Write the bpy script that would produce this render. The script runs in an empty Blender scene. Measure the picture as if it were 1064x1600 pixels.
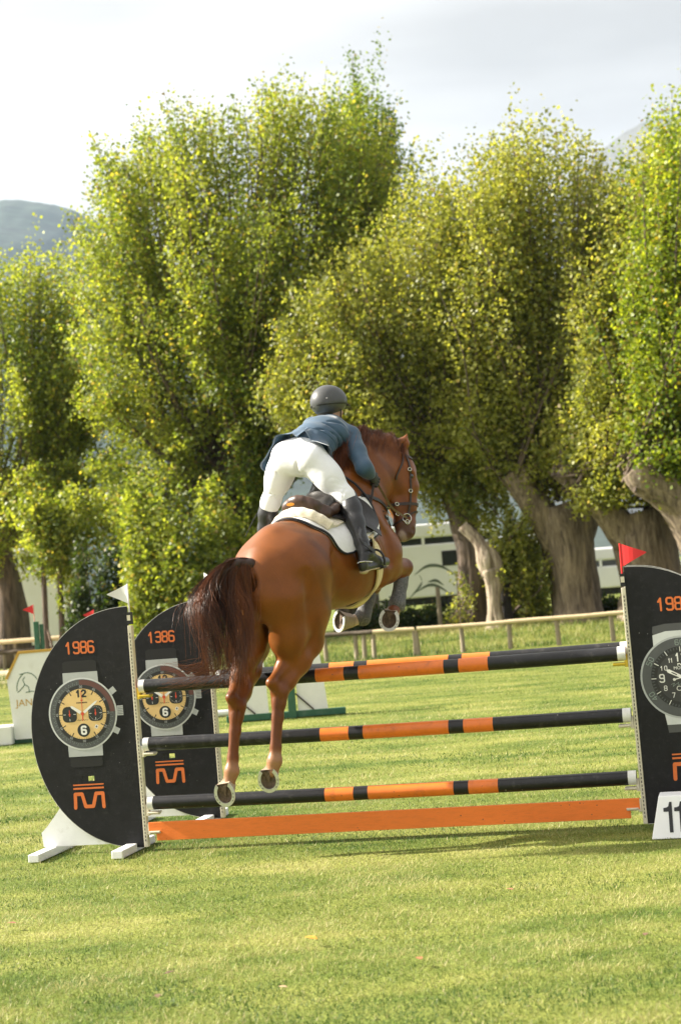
import bpy, bmesh, math, random
import numpy as np
from mathutils import Vector, Matrix

# ------------------------------------------------------------------ camera, sky, sun, exposure
SC = bpy.context.scene
COL = SC.collection
RNG = np.random.default_rng(11)
random.seed(5)

FPX = 2700.0                       # focal length in pixels of a 1064 x 1600 frame
CAM_H = 1.86
PITCH = math.atan(108 * math.cos(math.radians(4.6)) / FPX)
ROLL = math.radians(4.6)
_r = np.array([1.0, 0, 0]); _w = np.array([0, math.cos(PITCH), math.sin(PITCH)]); _u = np.array([0, -math.sin(PITCH), math.cos(PITCH)])
CR = math.cos(ROLL) * _r - math.sin(ROLL) * _u
CU = math.cos(ROLL) * _u + math.sin(ROLL) * _r
CAMP = np.array([0, 0, CAM_H])

cam_data = bpy.data.cameras.new('camera')
cam = bpy.data.objects.new('camera', cam_data); COL.objects.link(cam)
M = Matrix.Identity(4)
for i in range(3):
    M[i][0] = CR[i]; M[i][1] = CU[i]; M[i][2] = -_w[i]; M[i][3] = CAMP[i]
cam.matrix_world = M
cam_data.sensor_fit = 'VERTICAL'; cam_data.sensor_height = 36.0; cam_data.sensor_width = 24.0
cam_data.lens = FPX / 1600 * 36.0
cam_data.clip_start = 0.1; cam_data.clip_end = 30000
cam_data.dof.use_dof = True; cam_data.dof.focus_distance = 12.3; cam_data.dof.aperture_fstop = 2.8
SC.camera = cam

SUN_AZ = math.radians(10); SUN_EL = math.radians(33)      # azimuth measured from -x towards +y
SUN_DIR = Vector((-math.cos(SUN_AZ) * math.cos(SUN_EL), math.sin(SUN_AZ) * math.cos(SUN_EL), math.sin(SUN_EL)))
sun_data = bpy.data.lights.new('sun', 'SUN'); sun_data.energy = 5.0; sun_data.angle = math.radians(0.8)
sun_data.color = (1.0, 0.925, 0.80)
sun = bpy.data.objects.new('sun', sun_data); COL.objects.link(sun)
sun.rotation_euler = SUN_DIR.to_track_quat('Z', 'Y').to_euler(); sun.location = (-20, 8, 20)

wd = bpy.data.worlds.new('World'); SC.world = wd; wd.use_nodes = True
nt = wd.node_tree; nt.nodes.clear()
def wn(t, **k):
    n = nt.nodes.new(t)
    for a, b in k.items(): setattr(n, a, b)
    return n
def wl(a, b): nt.links.new(a, b)
sky = wn('ShaderNodeTexSky', sky_type='NISHITA', sun_disc=False)
sky.sun_elevation = SUN_EL; sky.sun_rotation = math.atan2(SUN_DIR.x, SUN_DIR.y)
sky.air_density = 1.0; sky.dust_density = 2.5; sky.ozone_density = 1.0
bg_sky = wn('ShaderNodeBackground'); bg_sky.inputs['Strength'].default_value = 0.06
wl(sky.outputs[0], bg_sky.inputs['Color'])
tc = wn('ShaderNodeTexCoord')
# a thin high cloud sheet: white near the sun, soft grey streaks elsewhere
mp = wn('ShaderNodeMapping'); mp.inputs['Scale'].default_value = (1.6, 1.6, 7.0); mp.inputs['Rotation'].default_value = (0.0, -0.12, 0.2)
wl(tc.outputs['Generated'], mp.inputs['Vector'])
nz = wn('ShaderNodeTexNoise'); nz.inputs['Scale'].default_value = 2.1; nz.inputs['Detail'].default_value = 5; nz.inputs['Roughness'].default_value = 0.45
nz.inputs['Distortion'].default_value = 0.15
wl(mp.outputs[0], nz.inputs['Vector'])
cr = wn('ShaderNodeValToRGB'); cr.color_ramp.elements[0].position = 0.33; cr.color_ramp.elements[1].position = 0.66
cr.color_ramp.elements[0].color = (0.418, 0.398, 0.366, 1); cr.color_ramp.elements[1].color = (0.645, 0.622, 0.585, 1)
wl(nz.outputs[0], cr.inputs[0])
# forward scattering of the cloud round the sun
dot = wn('ShaderNodeVectorMath', operation='DOT_PRODUCT'); dot.inputs[1].default_value = SUN_DIR
nrm = wn('ShaderNodeVectorMath', operation='NORMALIZE'); wl(tc.outputs['Generated'], nrm.inputs[0]); wl(nrm.outputs[0], dot.inputs[0])
mr = wn('ShaderNodeMapRange'); mr.inputs['From Min'].default_value = -0.2; mr.inputs['From Max'].default_value = 1.0
mr.inputs['To Min'].default_value = 0.0; mr.inputs['To Max'].default_value = 1.0
wl(dot.outputs['Value'], mr.inputs[0])
pw = wn('ShaderNodeMath', operation='POWER'); pw.inputs[1].default_value = 3.0; wl(mr.outputs[0], pw.inputs[0])
glow = wn('ShaderNodeMix', data_type='RGBA'); glow.inputs['A'].default_value = (1, 1, 1, 1); glow.inputs['B'].default_value = (3.2, 3.1, 2.9, 1)
wl(pw.outputs[0], glow.inputs['Factor'])
mul = wn('ShaderNodeMix', data_type='RGBA', blend_type='MULTIPLY'); mul.inputs['Factor'].default_value = 1.0
wl(cr.outputs[0], mul.inputs['A']); wl(glow.outputs['Result'], mul.inputs['B'])
bg_cl = wn('ShaderNodeBackground'); bg_cl.inputs['Strength'].default_value = 0.53; wl(mul.outputs['Result'], bg_cl.inputs['Color'])
mixs = wn('ShaderNodeMixShader'); mixs.inputs[0].default_value = 0.96
wl(bg_sky.outputs[0], mixs.inputs[1]); wl(bg_cl.outputs[0], mixs.inputs[2])
wo = wn('ShaderNodeOutputWorld'); wl(mixs.outputs[0], wo.inputs['Surface'])

SC.view_settings.view_transform = 'Standard'; SC.view_settings.look = 'None'
SC.view_settings.exposure = 1.68; SC.view_settings.gamma = 1.0; SC.view_settings.use_curve_mapping = False
SC.render.engine = 'CYCLES'
SC.cycles.use_denoising = True
SC.cycles.max_bounces = 8; SC.cycles.transparent_max_bounces = 8; SC.cycles.transmission_bounces = 4
SC.cycles.volume_bounces = 0
SC.cycles.sample_clamp_indirect = 6.0

# ------------------------------------------------------------------ helpers
def P(px, py, Y):
    """World point at depth Y (metres along +y) seen at photo pixel (px, py): used to survey the place."""
    d = _w + (px - 532) / FPX * CR - (py - 800) / FPX * CU
    return CAMP + d * (Y / d[1])
def PG(px, py, z=0.0):
    d = _w + (px - 532) / FPX * CR - (py - 800) / FPX * CU
    return CAMP + d * ((z - CAM_H) / d[2])
def proj(p):
    q = np.asarray(p) - CAMP
    return 532 + FPX * q.dot(CR) / q.dot(_w), 800 - FPX * q.dot(CU) / q.dot(_w)
def V(*a): return np.array(a, float)
def unit(v): v = np.asarray(v, float); return v / max(np.linalg.norm(v), 1e-12)

def tag(o, label=None, cat=None, group=None, kind=None):
    if label: o['label'] = label
    if cat: o['category'] = cat
    if group: o['group'] = group
    if kind: o['kind'] = kind
    return o
def empty(name, loc=(0, 0, 0), rz=0.0, parent=None):
    o = bpy.data.objects.new(name, None); COL.objects.link(o)
    o.location = Vector(loc); o.rotation_euler = (0, 0, rz); o.empty_display_size = 0.1
    if parent: o.parent = parent
    return o
def mesh_np(name, verts, faces, mat=None, parent=None, smooth=True, attrs=None, world=True):
    """verts (n,3), faces (m,k) array or list; if world, verts are world coordinates even under a parent."""
    verts = np.asarray(verts, np.float32).reshape(-1, 3)
    me = bpy.data.meshes.new(name)
    if isinstance(faces, np.ndarray):
        m, k = faces.shape
        me.vertices.add(len(verts)); me.vertices.foreach_set('co', verts.ravel())
        me.loops.add(m * k); me.loops.foreach_set('vertex_index', faces.astype(np.int32).ravel())
        me.polygons.add(m); me.polygons.foreach_set('loop_start', np.arange(0, m * k, k, dtype=np.int32))
        me.update(calc_edges=True)
    else:
        me.from_pydata([tuple(map(float, v)) for v in verts], [], [tuple(int(i) for i in f) for f in faces])
        me.update()
    if smooth: me.polygons.foreach_set('use_smooth', np.ones(len(me.polygons), bool))
    if attrs:
        for an, (dom, val) in attrs.items():
            val = np.asarray(val, np.float32)
            if val.ndim == 1:
                a = me.attributes.new(an, 'FLOAT', dom); a.data.foreach_set('value', val.ravel())
            else:
                a = me.attributes.new(an, 'FLOAT_COLOR', dom)
                if val.shape[1] == 3: val = np.concatenate([val, np.ones((len(val), 1), np.float32)], 1)
                a.data.foreach_set('color', val.ravel())
    me.validate()
    o = bpy.data.objects.new(name, me); COL.objects.link(o)
    if mat: me.materials.append(mat)
    if parent:
        o.parent = parent
        if world: o.matrix_parent_inverse = pw_inv(parent)
    return o
def local_matrix(o):
    return o.matrix_parent_inverse @ o.matrix_basis if o.parent else o.matrix_basis.copy()
def pw_inv(parent):
    m = local_matrix(parent); p = parent.parent
    while p: m = local_matrix(p) @ m; p = p.parent
    return m.inverted()

class MB:
    """collects boxes, bars, tubes and plates and links them as ONE mesh object"""
    def __init__(s): s.v = []; s.f = []
    def add(s, vs, fs):
        n = len(s.v); s.v += [tuple(map(float, v)) for v in vs]; s.f += [tuple(i + n for i in f) for f in fs]; return s
    def box(s, c, size, ax=None):
        c = np.asarray(c, float); h = np.asarray(size, float) / 2
        A = np.eye(3) if ax is None else np.asarray(ax, float)
        vs = [c + A.T @ (h * np.array([x, y, z])) for z in (-1, 1) for (x, y) in ((-1, -1), (1, -1), (1, 1), (-1, 1))]
        return s.add(vs, [(3, 2, 1, 0), (4, 5, 6, 7), (0, 1, 5, 4), (1, 2, 6, 5), (2, 3, 7, 6), (3, 0, 4, 7)])
    def tube(s, pts, r, n=10, cap=True):
        pts = [np.asarray(p, float) for p in pts]; m = len(pts)
        rs = [r] * m if np.isscalar(r) else list(r)
        up = V(0.13, 0.21, 1.0); rings = []
        t0 = unit(pts[1] - pts[0]); a = unit(np.cross(t0, up if abs(t0.dot(unit(up))) < .95 else V(1, 0, 0)))
        for i in range(m):
            t = unit(pts[min(i + 1, m - 1)] - pts[max(i - 1, 0)])
            a = unit(a - t * a.dot(t)); b = np.cross(t, a)
            rings.append([pts[i] + rs[i] * (math.cos(k * 2 * math.pi / n) * a + math.sin(k * 2 * math.pi / n) * b) for k in range(n)])
        vs = [v for rg in rings for v in rg]
        fs = [(i * n + k, i * n + (k + 1) % n, (i + 1) * n + (k + 1) % n, (i + 1) * n + k) for i in range(m - 1) for k in range(n)]
        if cap: fs += [tuple(range(n - 1, -1, -1)), tuple((m - 1) * n + k for k in range(n))]
        return s.add(vs, fs)
    def plate(s, outline, ax_u, ax_v, org, thick, nrm=None):
        """a flat outline [(u,v)] extruded by thick along its normal"""
        u = np.asarray(ax_u, float); v = np.asarray(ax_v, float); o = np.asarray(org, float)
        n_ = np.cross(u, v) if nrm is None else np.asarray(nrm, float)
        k = len(outline)
        a = [o + x * u + y * v for x, y in outline]; b = [p + n_ * thick for p in a]
        return s.add(a + b, [tuple(range(k - 1, -1, -1)), tuple(range(k, 2 * k))] + [(i, (i + 1) % k, k + (i + 1) % k, k + i) for i in range(k)])
    def build(s, name, mat, parent=None, smooth=False, bevel=0.0, world=True):
        o = mesh_np(name, np.array(s.v), s.f, mat, parent, smooth, world=world)
        if smooth:
            try: o.data.set_sharp_from_angle(angle=math.radians(40))
            except Exception: pass
        if bevel:
            md = o.modifiers.new('bevel', 'BEVEL'); md.width = bevel; md.segments = 2; md.limit_method = 'ANGLE'
        return o

def copy_tree(o, parent=None):
    c = o.copy(); COL.objects.link(c); c.parent = parent
    for ch in list(o.children): copy_tree(ch, c)
    return c

# ---- materials
def new_mat(name):
    m = bpy.data.materials.new(name); m.use_nodes = True
    n = m.node_tree; b = n.nodes['Principled BSDF']
    return m, n, b
def mat_plain(name, col, rough=0.5, metal=0.0, spec=0.5, noise=0.0, nscale=20.0, bump=0.0, bscale=60.0, coat=0.0, sheen=0.0, dirt=None, dscale=3.0, damt=0.5, streak=None, specks=None):
    m, n, b = new_mat(name)
    b.inputs['Base Color'].default_value = (*col, 1); b.inputs['Roughness'].default_value = rough
    b.inputs['Metallic'].default_value = metal; b.inputs['Specular IOR Level'].default_value = spec
    b.inputs['Coat Weight'].default_value = coat
    if sheen: b.inputs['Sheen Weight'].default_value = sheen; b.inputs['Sheen Roughness'].default_value = 0.4
    tcn = n.nodes.new('ShaderNodeTexCoord'); src = tcn.outputs['Object']
    if streak:
        mpn = n.nodes.new('ShaderNodeMapping'); mpn.inputs['Scale'].default_value = streak
        n.links.new(src, mpn.inputs[0]); src = mpn.outputs[0]
    last = None
    if noise:
        t = n.nodes.new('ShaderNodeTexNoise'); t.inputs['Scale'].default_value = nscale; t.inputs['Detail'].default_value = 6; t.inputs['Roughness'].default_value = 0.65
        n.links.new(src, t.inputs['Vector'])
        mx = n.nodes.new('ShaderNodeMix'); mx.data_type = 'RGBA'; mx.blend_type = 'MIX'
        mx.inputs['A'].default_value = (*[c * (1 - noise) for c in col], 1); mx.inputs['B'].default_value = (*[min(1, c * (1 + noise)) for c in col], 1)
        r = n.nodes.new('ShaderNodeMapRange'); r.inputs['From Min'].default_value = 0.3; r.inputs['From Max'].default_value = 0.7
        n.links.new(t.outputs[0], r.inputs[0]); n.links.new(r.outputs[0], mx.inputs['Factor'])
        last = mx.outputs['Result']
    if dirt:
        t = n.nodes.new('ShaderNodeTexNoise'); t.inputs['Scale'].default_value = dscale; t.inputs['Detail'].default_value = 8; t.inputs['Roughness'].default_value = 0.7
        n.links.new(src, t.inputs['Vector'])
        r = n.nodes.new('ShaderNodeMapRange'); r.inputs['From Min'].default_value = 0.55; r.inputs['From Max'].default_value = 0.72; r.inputs['To Max'].default_value = damt
        n.links.new(t.outputs[0], r.inputs[0])
        mx = n.nodes.new('ShaderNodeMix'); mx.data_type = 'RGBA'
        mx.inputs['A'].default_value = (*col, 1); mx.inputs['B'].default_value = (*dirt, 1)
        if last: n.links.new(last, mx.inputs['A'])
        n.links.new(r.outputs[0], mx.inputs['Factor']); last = mx.outputs['Result']
    if specks:                                   # small chips and flecks: (colour, scale, share)
        t = n.nodes.new('ShaderNodeTexVoronoi'); t.inputs['Scale'].default_value = specks[1]; t.inputs['Randomness'].default_value = 1.0; n.links.new(tcn.outputs['Object'], t.inputs['Vector'])
        r = n.nodes.new('ShaderNodeMapRange'); r.inputs['From Min'].default_value = specks[2]; r.inputs['From Max'].default_value = specks[2] * .7; n.links.new(t.outputs['Distance'], r.inputs[0])
        t2 = n.nodes.new('ShaderNodeTexNoise'); t2.inputs['Scale'].default_value = specks[1] * .21; t2.inputs['Detail'].default_value = 3; n.links.new(tcn.outputs['Object'], t2.inputs['Vector'])
        r2 = n.nodes.new('ShaderNodeMapRange'); r2.inputs['From Min'].default_value = .52; r2.inputs['From Max'].default_value = .60; n.links.new(t2.outputs[0], r2.inputs[0])
        mu = n.nodes.new('ShaderNodeMath'); mu.operation = 'MULTIPLY'; n.links.new(r.outputs[0], mu.inputs[0]); n.links.new(r2.outputs[0], mu.inputs[1])
        mx = n.nodes.new('ShaderNodeMix'); mx.data_type = 'RGBA'; mx.inputs['A'].default_value = (*col, 1); mx.inputs['B'].default_value = (*specks[0], 1)
        if last: n.links.new(last, mx.inputs['A'])
        n.links.new(mu.outputs[0], mx.inputs['Factor']); last = mx.outputs['Result']
    if last: n.links.new(last, b.inputs['Base Color'])
    if bump:
        t = n.nodes.new('ShaderNodeTexNoise'); t.inputs['Scale'].default_value = bscale; t.inputs['Detail'].default_value = 5
        n.links.new(src, t.inputs['Vector'])
        bp = n.nodes.new('ShaderNodeBump'); bp.inputs['Strength'].default_value = bump; bp.inputs['Distance'].default_value = 0.01
        n.links.new(t.outputs[0], bp.inputs['Height']); n.links.new(bp.outputs[0], b.inputs['Normal'])
    return m
def set_transl(n, b, col_out, amt):
    """mix a translucent lobe over the Principled shader"""
    tr = n.nodes.new('ShaderNodeBsdfTranslucent'); n.links.new(col_out, tr.inputs['Color'])
    mx = n.nodes.new('ShaderNodeMixShader'); mx.inputs[0].default_value = amt
    out = [q for q in n.nodes if q.type == 'OUTPUT_MATERIAL'][0]
    n.links.new(b.outputs[0], mx.inputs[1]); n.links.new(tr.outputs[0], mx.inputs[2]); n.links.new(mx.outputs[0], out.inputs['Surface'])

# ------------------------------------------------------------------ distance fields -> one continuous surface
def smin(a, b, k):
    h = np.maximum(k - np.abs(a - b), 0) / k
    return np.minimum(a, b) - h * h * k * 0.25
class Field:
    """smooth union (and carving) of tapered limbs and ellipsoids; meshed with surface nets"""
    def __init__(s): s.prims = []
    def limb(s, pts, rads, k=0.05, sub=False):
        for i in range(len(pts) - 1):
            a, b = V(*pts[i]), V(*pts[i + 1]); ra, rb = rads[i], rads[i + 1]
            lo = np.minimum(a - ra, b - rb); hi = np.maximum(a + ra, b + rb)
            s.prims.append((lambda p, a=a, b=b, ra=ra, rb=rb: s._cone(p, a, b, ra, rb), lo, hi, k, sub))
        return s
    @staticmethod
    def _cone(p, a, b, ra, rb):
        ab = b - a; t = np.clip(((p - a) @ ab) / max(ab @ ab, 1e-9), 0, 1)
        return np.linalg.norm(p - a - t[..., None] * ab, axis=-1) - (ra + (rb - ra) * t)
    def tube(s, pts, ra, rb, lat, k=0.05):
        """elliptic limb: radius ra along the lateral axis lat, rb across it"""
        for i in range(len(pts) - 1):
            a, b = V(*pts[i]), V(*pts[i + 1]); m = max(ra[i], rb[i], ra[i + 1], rb[i + 1])
            d = unit(b - a); l = unit(np.asarray(lat, float) - d * np.dot(lat, d)); n = np.cross(d, l)
            lo = np.minimum(a, b) - m; hi = np.maximum(a, b) + m
            def fn(p, a=a, b=b, d=d, l=l, n=n, A=(ra[i], ra[i + 1]), B=(rb[i], rb[i + 1])):
                L = np.linalg.norm(b - a); q = p - a; x = q @ d; t = np.clip(x / L, 0, 1); ex = x - t * L
                aa = A[0] + (A[1] - A[0]) * t; bb = B[0] + (B[1] - B[0]) * t; cc = np.minimum(aa, bb)
                u, v = q @ l, q @ n
                k0 = np.sqrt((u / aa) ** 2 + (v / bb) ** 2 + (ex / cc) ** 2) + 1e-6
                k1 = np.sqrt((u / aa ** 2) ** 2 + (v / bb ** 2) ** 2 + (ex / cc ** 2) ** 2) + 1e-6
                return k0 * (k0 - 1) / k1
            s.prims.append((fn, lo, hi, k, False))
        return s
    def ell(s, c, r, R=None, k=0.05, sub=False):
        c = V(*c); r = V(*r); R = np.eye(3) if R is None else np.asarray(R, float); m = r.max()
        def fn(p):
            q = (p - c) @ R.T
            k0 = np.linalg.norm(q / r, axis=-1) + 1e-6; k1 = np.linalg.norm(q / r ** 2, axis=-1) + 1e-6
            return k0 * (k0 - 1) / k1
        s.prims.append((fn, c - m, c + m, k, sub)); return s
    def at(s, p):
        p = np.asarray(p, float); d = np.full(p.shape[:-1], 10.0)
        for fn, lo, hi, k, sub in s.prims:
            e = fn(p)
            d = -smin(-d, e, k) if sub else smin(d, e, k)
        return d
    def near(s, p, mg=.05):
        """as at(), for points close to the surface only: far primitives are skipped"""
        p = np.asarray(p, float).reshape(-1, 3); d = np.full(len(p), 1.0)
        for fn, lo, hi, k, sub in s.prims:
            m = np.flatnonzero(np.all((p > lo - k - mg) & (p < hi + k + mg), axis=1))
            if not len(m): continue
            e = fn(p[m]); d[m] = -smin(-d[m], e, k) if sub else smin(d[m], e, k)
        return d
    def grad(s, p, h=0.002):
        g = np.stack([s.near(p + np.eye(3)[i] * h) - s.near(p - np.eye(3)[i] * h) for i in range(3)], -1)
        return g / np.maximum(np.linalg.norm(g, axis=-1, keepdims=True), 1e-9)
    def mesh(s, vox, snap=2, offset=0.0, clip=None):
        lo = np.min([q[1] for q in s.prims if not q[4]], 0) - 0.06; hi = np.max([q[2] for q in s.prims if not q[4]], 0) + 0.06
        n = np.ceil((hi - lo) / vox).astype(int) + 1
        ax = [lo[i] + vox * np.arange(n[i]) for i in range(3)]
        D = np.full(n, 1.0, np.float32)
        for fn, a, b, k, sub in s.prims:
            mg = k + 4 * vox
            i0 = np.clip(np.floor((a - mg - lo) / vox).astype(int), 0, n); i1 = np.clip(np.ceil((b + mg - lo) / vox).astype(int) + 1, 0, n)
            if np.any(i1 <= i0): continue
            sl = tuple(slice(i0[q], i1[q]) for q in range(3))
            g = np.stack(np.meshgrid(*[ax[q][sl[q]] for q in range(3)], indexing='ij'), -1)
            e = fn(g); c = D[sl]
            D[sl] = -smin(-c, e, k) if sub else smin(c, e, k)
        D -= offset
        if clip is not None:
            g = np.stack(np.meshgrid(*ax, indexing='ij'), -1); D = np.maximum(D, clip(g))
        vs, fs = surface_nets(D, lo, vox)
        for _ in range(snap if clip is None else 0):
            d = s.near(vs) - offset; vs = vs - s.grad(vs) * np.clip(d, -vox, vox)[:, None]
        return vs, fs
def surface_nets(D, lo, vox):
    S = D < 0; n = D.shape
    c = [S[i:n[0] - 1 + i, j:n[1] - 1 + j, k:n[2] - 1 + k] for i in (0, 1) for j in (0, 1) for k in (0, 1)]
    tot = sum(x.astype(np.int8) for x in c); act = (tot > 0) & (tot < 8)
    idx = np.full(act.shape, -1, np.int64); cells = np.argwhere(act); idx[act] = np.arange(len(cells))
    acc = np.zeros((len(cells), 3)); cnt = np.zeros(len(cells))
    offs = np.array([(i, j, k) for i in (0, 1) for j in (0, 1) for k in (0, 1)])
    for p in range(8):
        for q in range(p + 1, 8):
            if np.abs(offs[p] - offs[q]).sum() != 1: continue
            A = D[tuple((cells + offs[p]).T)]; B = D[tuple((cells + offs[q]).T)]
            m = (A < 0) != (B < 0); t = np.where(m, A / np.where(m, A - B, 1), 0)
            acc[m] += (offs[p] + t[:, None] * (offs[q] - offs[p]))[m]; cnt[m] += 1
    vs = lo + vox * (cells + acc / cnt[:, None])
    fs = []
    for a in range(3):
        b, cc = (a + 1) % 3, (a + 2) % 3
        s0 = [slice(None)] * 3; s1 = [slice(None)] * 3; s0[a] = slice(0, n[a] - 1); s1[a] = slice(1, n[a])
        fl = S[tuple(s0)] != S[tuple(s1)]; E = np.argwhere(fl)
        E = E[(E[:, b] > 0) & (E[:, cc] > 0) & (E[:, b] < n[b] - 1) & (E[:, cc] < n[cc] - 1)]
        inside = S[tuple(E.T)]
        def cell(db, dc):
            q = E.copy(); q[:, b] -= db; q[:, cc] -= dc; return idx[tuple(q.T)]
        quad = np.stack([cell(1, 1), cell(0, 1), cell(0, 0), cell(1, 0)], 1)
        quad[~inside] = quad[~inside][:, ::-1]
        fs.append(quad)
    return vs, np.concatenate(fs)
def ribbon_strands(paths, r0, r1, sides=3):
    """hair: every path (k,3) becomes a thin tapering tube; all in one array"""
    paths = np.asarray(paths); N, K, _ = paths.shape
    T = np.gradient(paths, axis=1); T /= np.maximum(np.linalg.norm(T, axis=2, keepdims=True), 1e-9)
    A = np.cross(T, np.array([0.31, 0.77, 0.2])); A /= np.maximum(np.linalg.norm(A, axis=2, keepdims=True), 1e-9); B = np.cross(T, A)
    w = np.linspace(0, 1, K)[None, :, None]; r0 = np.broadcast_to(np.asarray(r0, float).reshape(-1, 1, 1), (N, 1, 1)); R = r0 + (r1 - r0) * w ** 1.5
    V_ = np.stack([paths + R * (math.cos(a) * A + math.sin(a) * B) for a in np.arange(sides) * 2 * math.pi / sides], 2)
    idx = np.arange(N * K * sides).reshape(N, K, sides)
    f = np.stack([idx[:, :-1, :], np.roll(idx, -1, 2)[:, :-1, :], np.roll(idx, -1, 2)[:, 1:, :], idx[:, 1:, :]], -1).reshape(-1, 4)
    return V_.reshape(-1, 3), f
def spline(pts, n):
    """Catmull-Rom through pts, n samples"""
    p = np.asarray(pts, float); m = len(p); q = np.vstack([2 * p[0] - p[1], p, 2 * p[-1] - p[-2]])
    out = []
    for t in np.linspace(0, m - 1, n):
        i = min(int(t), m - 2); u = t - i; a, b, c, d = q[i], q[i + 1], q[i + 2], q[i + 3]
        out.append(0.5 * ((2 * b) + (c - a) * u + (2 * a - 5 * b + 4 * c - d) * u * u + (3 * b - a - 3 * c + d) * u ** 3))
    return np.array(out)
# ================================================================== ground, track, hills
def vnoise(x, y, seed=0):
    """smooth value noise in the plane, -1..1"""
    xi = np.floor(x).astype(np.int64); yi = np.floor(y).astype(np.int64); fx = x - xi; fy = y - yi
    def h(a, b):
        n = (a * 374761393 + b * 668265263 + seed * 1442695041) & 0x7fffffff; n = ((n ^ (n >> 13)) * 1274126177) & 0x7fffffff
        return ((n ^ (n >> 16)) & 0xffff) / 32767.5 - 1
    sx = fx * fx * (3 - 2 * fx); sy = fy * fy * (3 - 2 * fy)
    return (h(xi, yi) * (1 - sx) + h(xi + 1, yi) * sx) * (1 - sy) + (h(xi, yi + 1) * (1 - sx) + h(xi + 1, yi + 1) * sx) * sy
def fbm(x, y, o=4, seed=0):
    return sum(vnoise(x * 2 ** i, y * 2 ** i, seed + i) / 2 ** i for i in range(o)) / (2 - 2 ** (1 - o))
def gz(x, y):
    """height of the ground"""
    x = np.asarray(x, float); y = np.asarray(y, float)
    bank = np.clip((y - 40.3) / 3.0, 0, 1); bank = bank * bank * (3 - 2 * bank)
    side = np.clip((x + 7.5) / 2.5, 0, 1)                       # no bank where the sand track runs
    return bank * side * (.30 + .07 * fbm(x * .8, y * .8, 3, 5)) * (y < 300) + .012 * fbm(x * .35, y * .35, 3, 9)

def ramp(n, src, stops):
    r = n.nodes.new('ShaderNodeValToRGB'); e = r.color_ramp.elements
    while len(e) < len(stops): e.new(.5)
    for i, (p, c) in enumerate(stops): e[i].position = p; e[i].color = (*c, 1)
    n.links.new(src, r.inputs[0]); return r.outputs[0]
ml, nl_, bl = new_mat('mown lawn')
t1 = nl_.nodes.new('ShaderNodeTexCoord')
na = nl_.nodes.new('ShaderNodeTexNoise'); na.inputs['Scale'].default_value = .9; na.inputs['Detail'].default_value = 8; na.inputs['Roughness'].default_value = .62
mpn = nl_.nodes.new('ShaderNodeMapping'); mpn.inputs['Scale'].default_value = (.55, 1.5, 1); nl_.links.new(t1.outputs['Object'], mpn.inputs[0]); nl_.links.new(mpn.outputs[0], na.inputs['Vector'])
c1 = ramp(nl_, na.outputs[0], [(.30, (.040, .080, .010)), (.44, (.115, .152, .028)), (.60, (.21, .225, .052)), (.76, (.31, .29, .11))])
nb = nl_.nodes.new('ShaderNodeTexNoise'); nb.inputs['Scale'].default_value = 45; nb.inputs['Detail'].default_value = 3; nl_.links.new(t1.outputs['Object'], nb.inputs['Vector'])
mb = nl_.nodes.new('ShaderNodeMapRange'); mb.inputs['From Min'].default_value = .3; mb.inputs['From Max'].default_value = .7; mb.inputs['To Min'].default_value = .55; mb.inputs['To Max'].default_value = 1.4; nl_.links.new(nb.outputs[0], mb.inputs[0])
vs_ = nl_.nodes.new('ShaderNodeVectorMath'); vs_.operation = 'SCALE'; nl_.links.new(c1, vs_.inputs[0]); nl_.links.new(mb.outputs[0], vs_.inputs['Scale'])
nl_.links.new(vs_.outputs[0], bl.inputs['Base Color']); bl.inputs['Roughness'].default_value = .9; bl.inputs['Specular IOR Level'].default_value = .15
bb = nl_.nodes.new('ShaderNodeBump'); bb.inputs['Strength'].default_value = .6; bb.inputs['Distance'].default_value = .03; nl_.links.new(nb.outputs[0], bb.inputs['Height']); nl_.links.new(bb.outputs[0], bl.inputs['Normal'])
ys = np.concatenate([np.arange(-6, 36, 1.5), np.arange(36, 46, .35), np.arange(46, 80, 3), [100, 150, 250, 450, 900, 1600, 3000, 6000, 9000]])
xs = np.concatenate([[-9000, -4000, -1500, -600, -250, -100, -50], np.arange(-32, 32.1, 1.0), [50, 100, 250, 600, 1500, 4000, 9000]])
X, Y = np.meshgrid(xs, ys, indexing='ij'); Z = gz(X, Y)
idx = np.arange(X.size).reshape(X.shape); q = np.stack([idx[:-1, :-1], idx[1:, :-1], idx[1:, 1:], idx[:-1, 1:]], -1).reshape(-1, 4)
tag(mesh_np('ground', np.stack([X, Y, Z], -1).reshape(-1, 3), q, ml), kind='structure')

# sand track beside the lawn on the left, with a dark timber edge
M_SAND = mat_plain('pale sand', (.46, .38, .26), .95, noise=.2, nscale=6, bump=.4, bscale=20)
def strip(name, poly, z, mat, kind='structure'):
    o = mesh_np(name, np.array([(x, y, gz(x, y) + z) for x, y in poly]), np.arange(len(poly))[None].repeat(1, 0), mat, smooth=False); return tag(o, kind=kind)
xs_ = np.linspace(-40, -7.2, 34); top = [(x, 51.2 + .25 * math.sin(x)) for x in xs_]; bot = [(x, 42.2 + .15 * math.sin(x * 1.7)) for x in xs_]
vs = np.array([(x, y, gz(x, y) + .02) for x, y in top + bot]); n = len(top)
tag(mesh_np('path', vs, np.array([[i, n + i, n + i + 1, i + 1] for i in range(n - 1)]), M_SAND), kind='structure')
M_OLD = mat_plain('weathered dark timber', (.060, .048, .036), .85, noise=.4, nscale=12, bump=.4, bscale=40)
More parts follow.
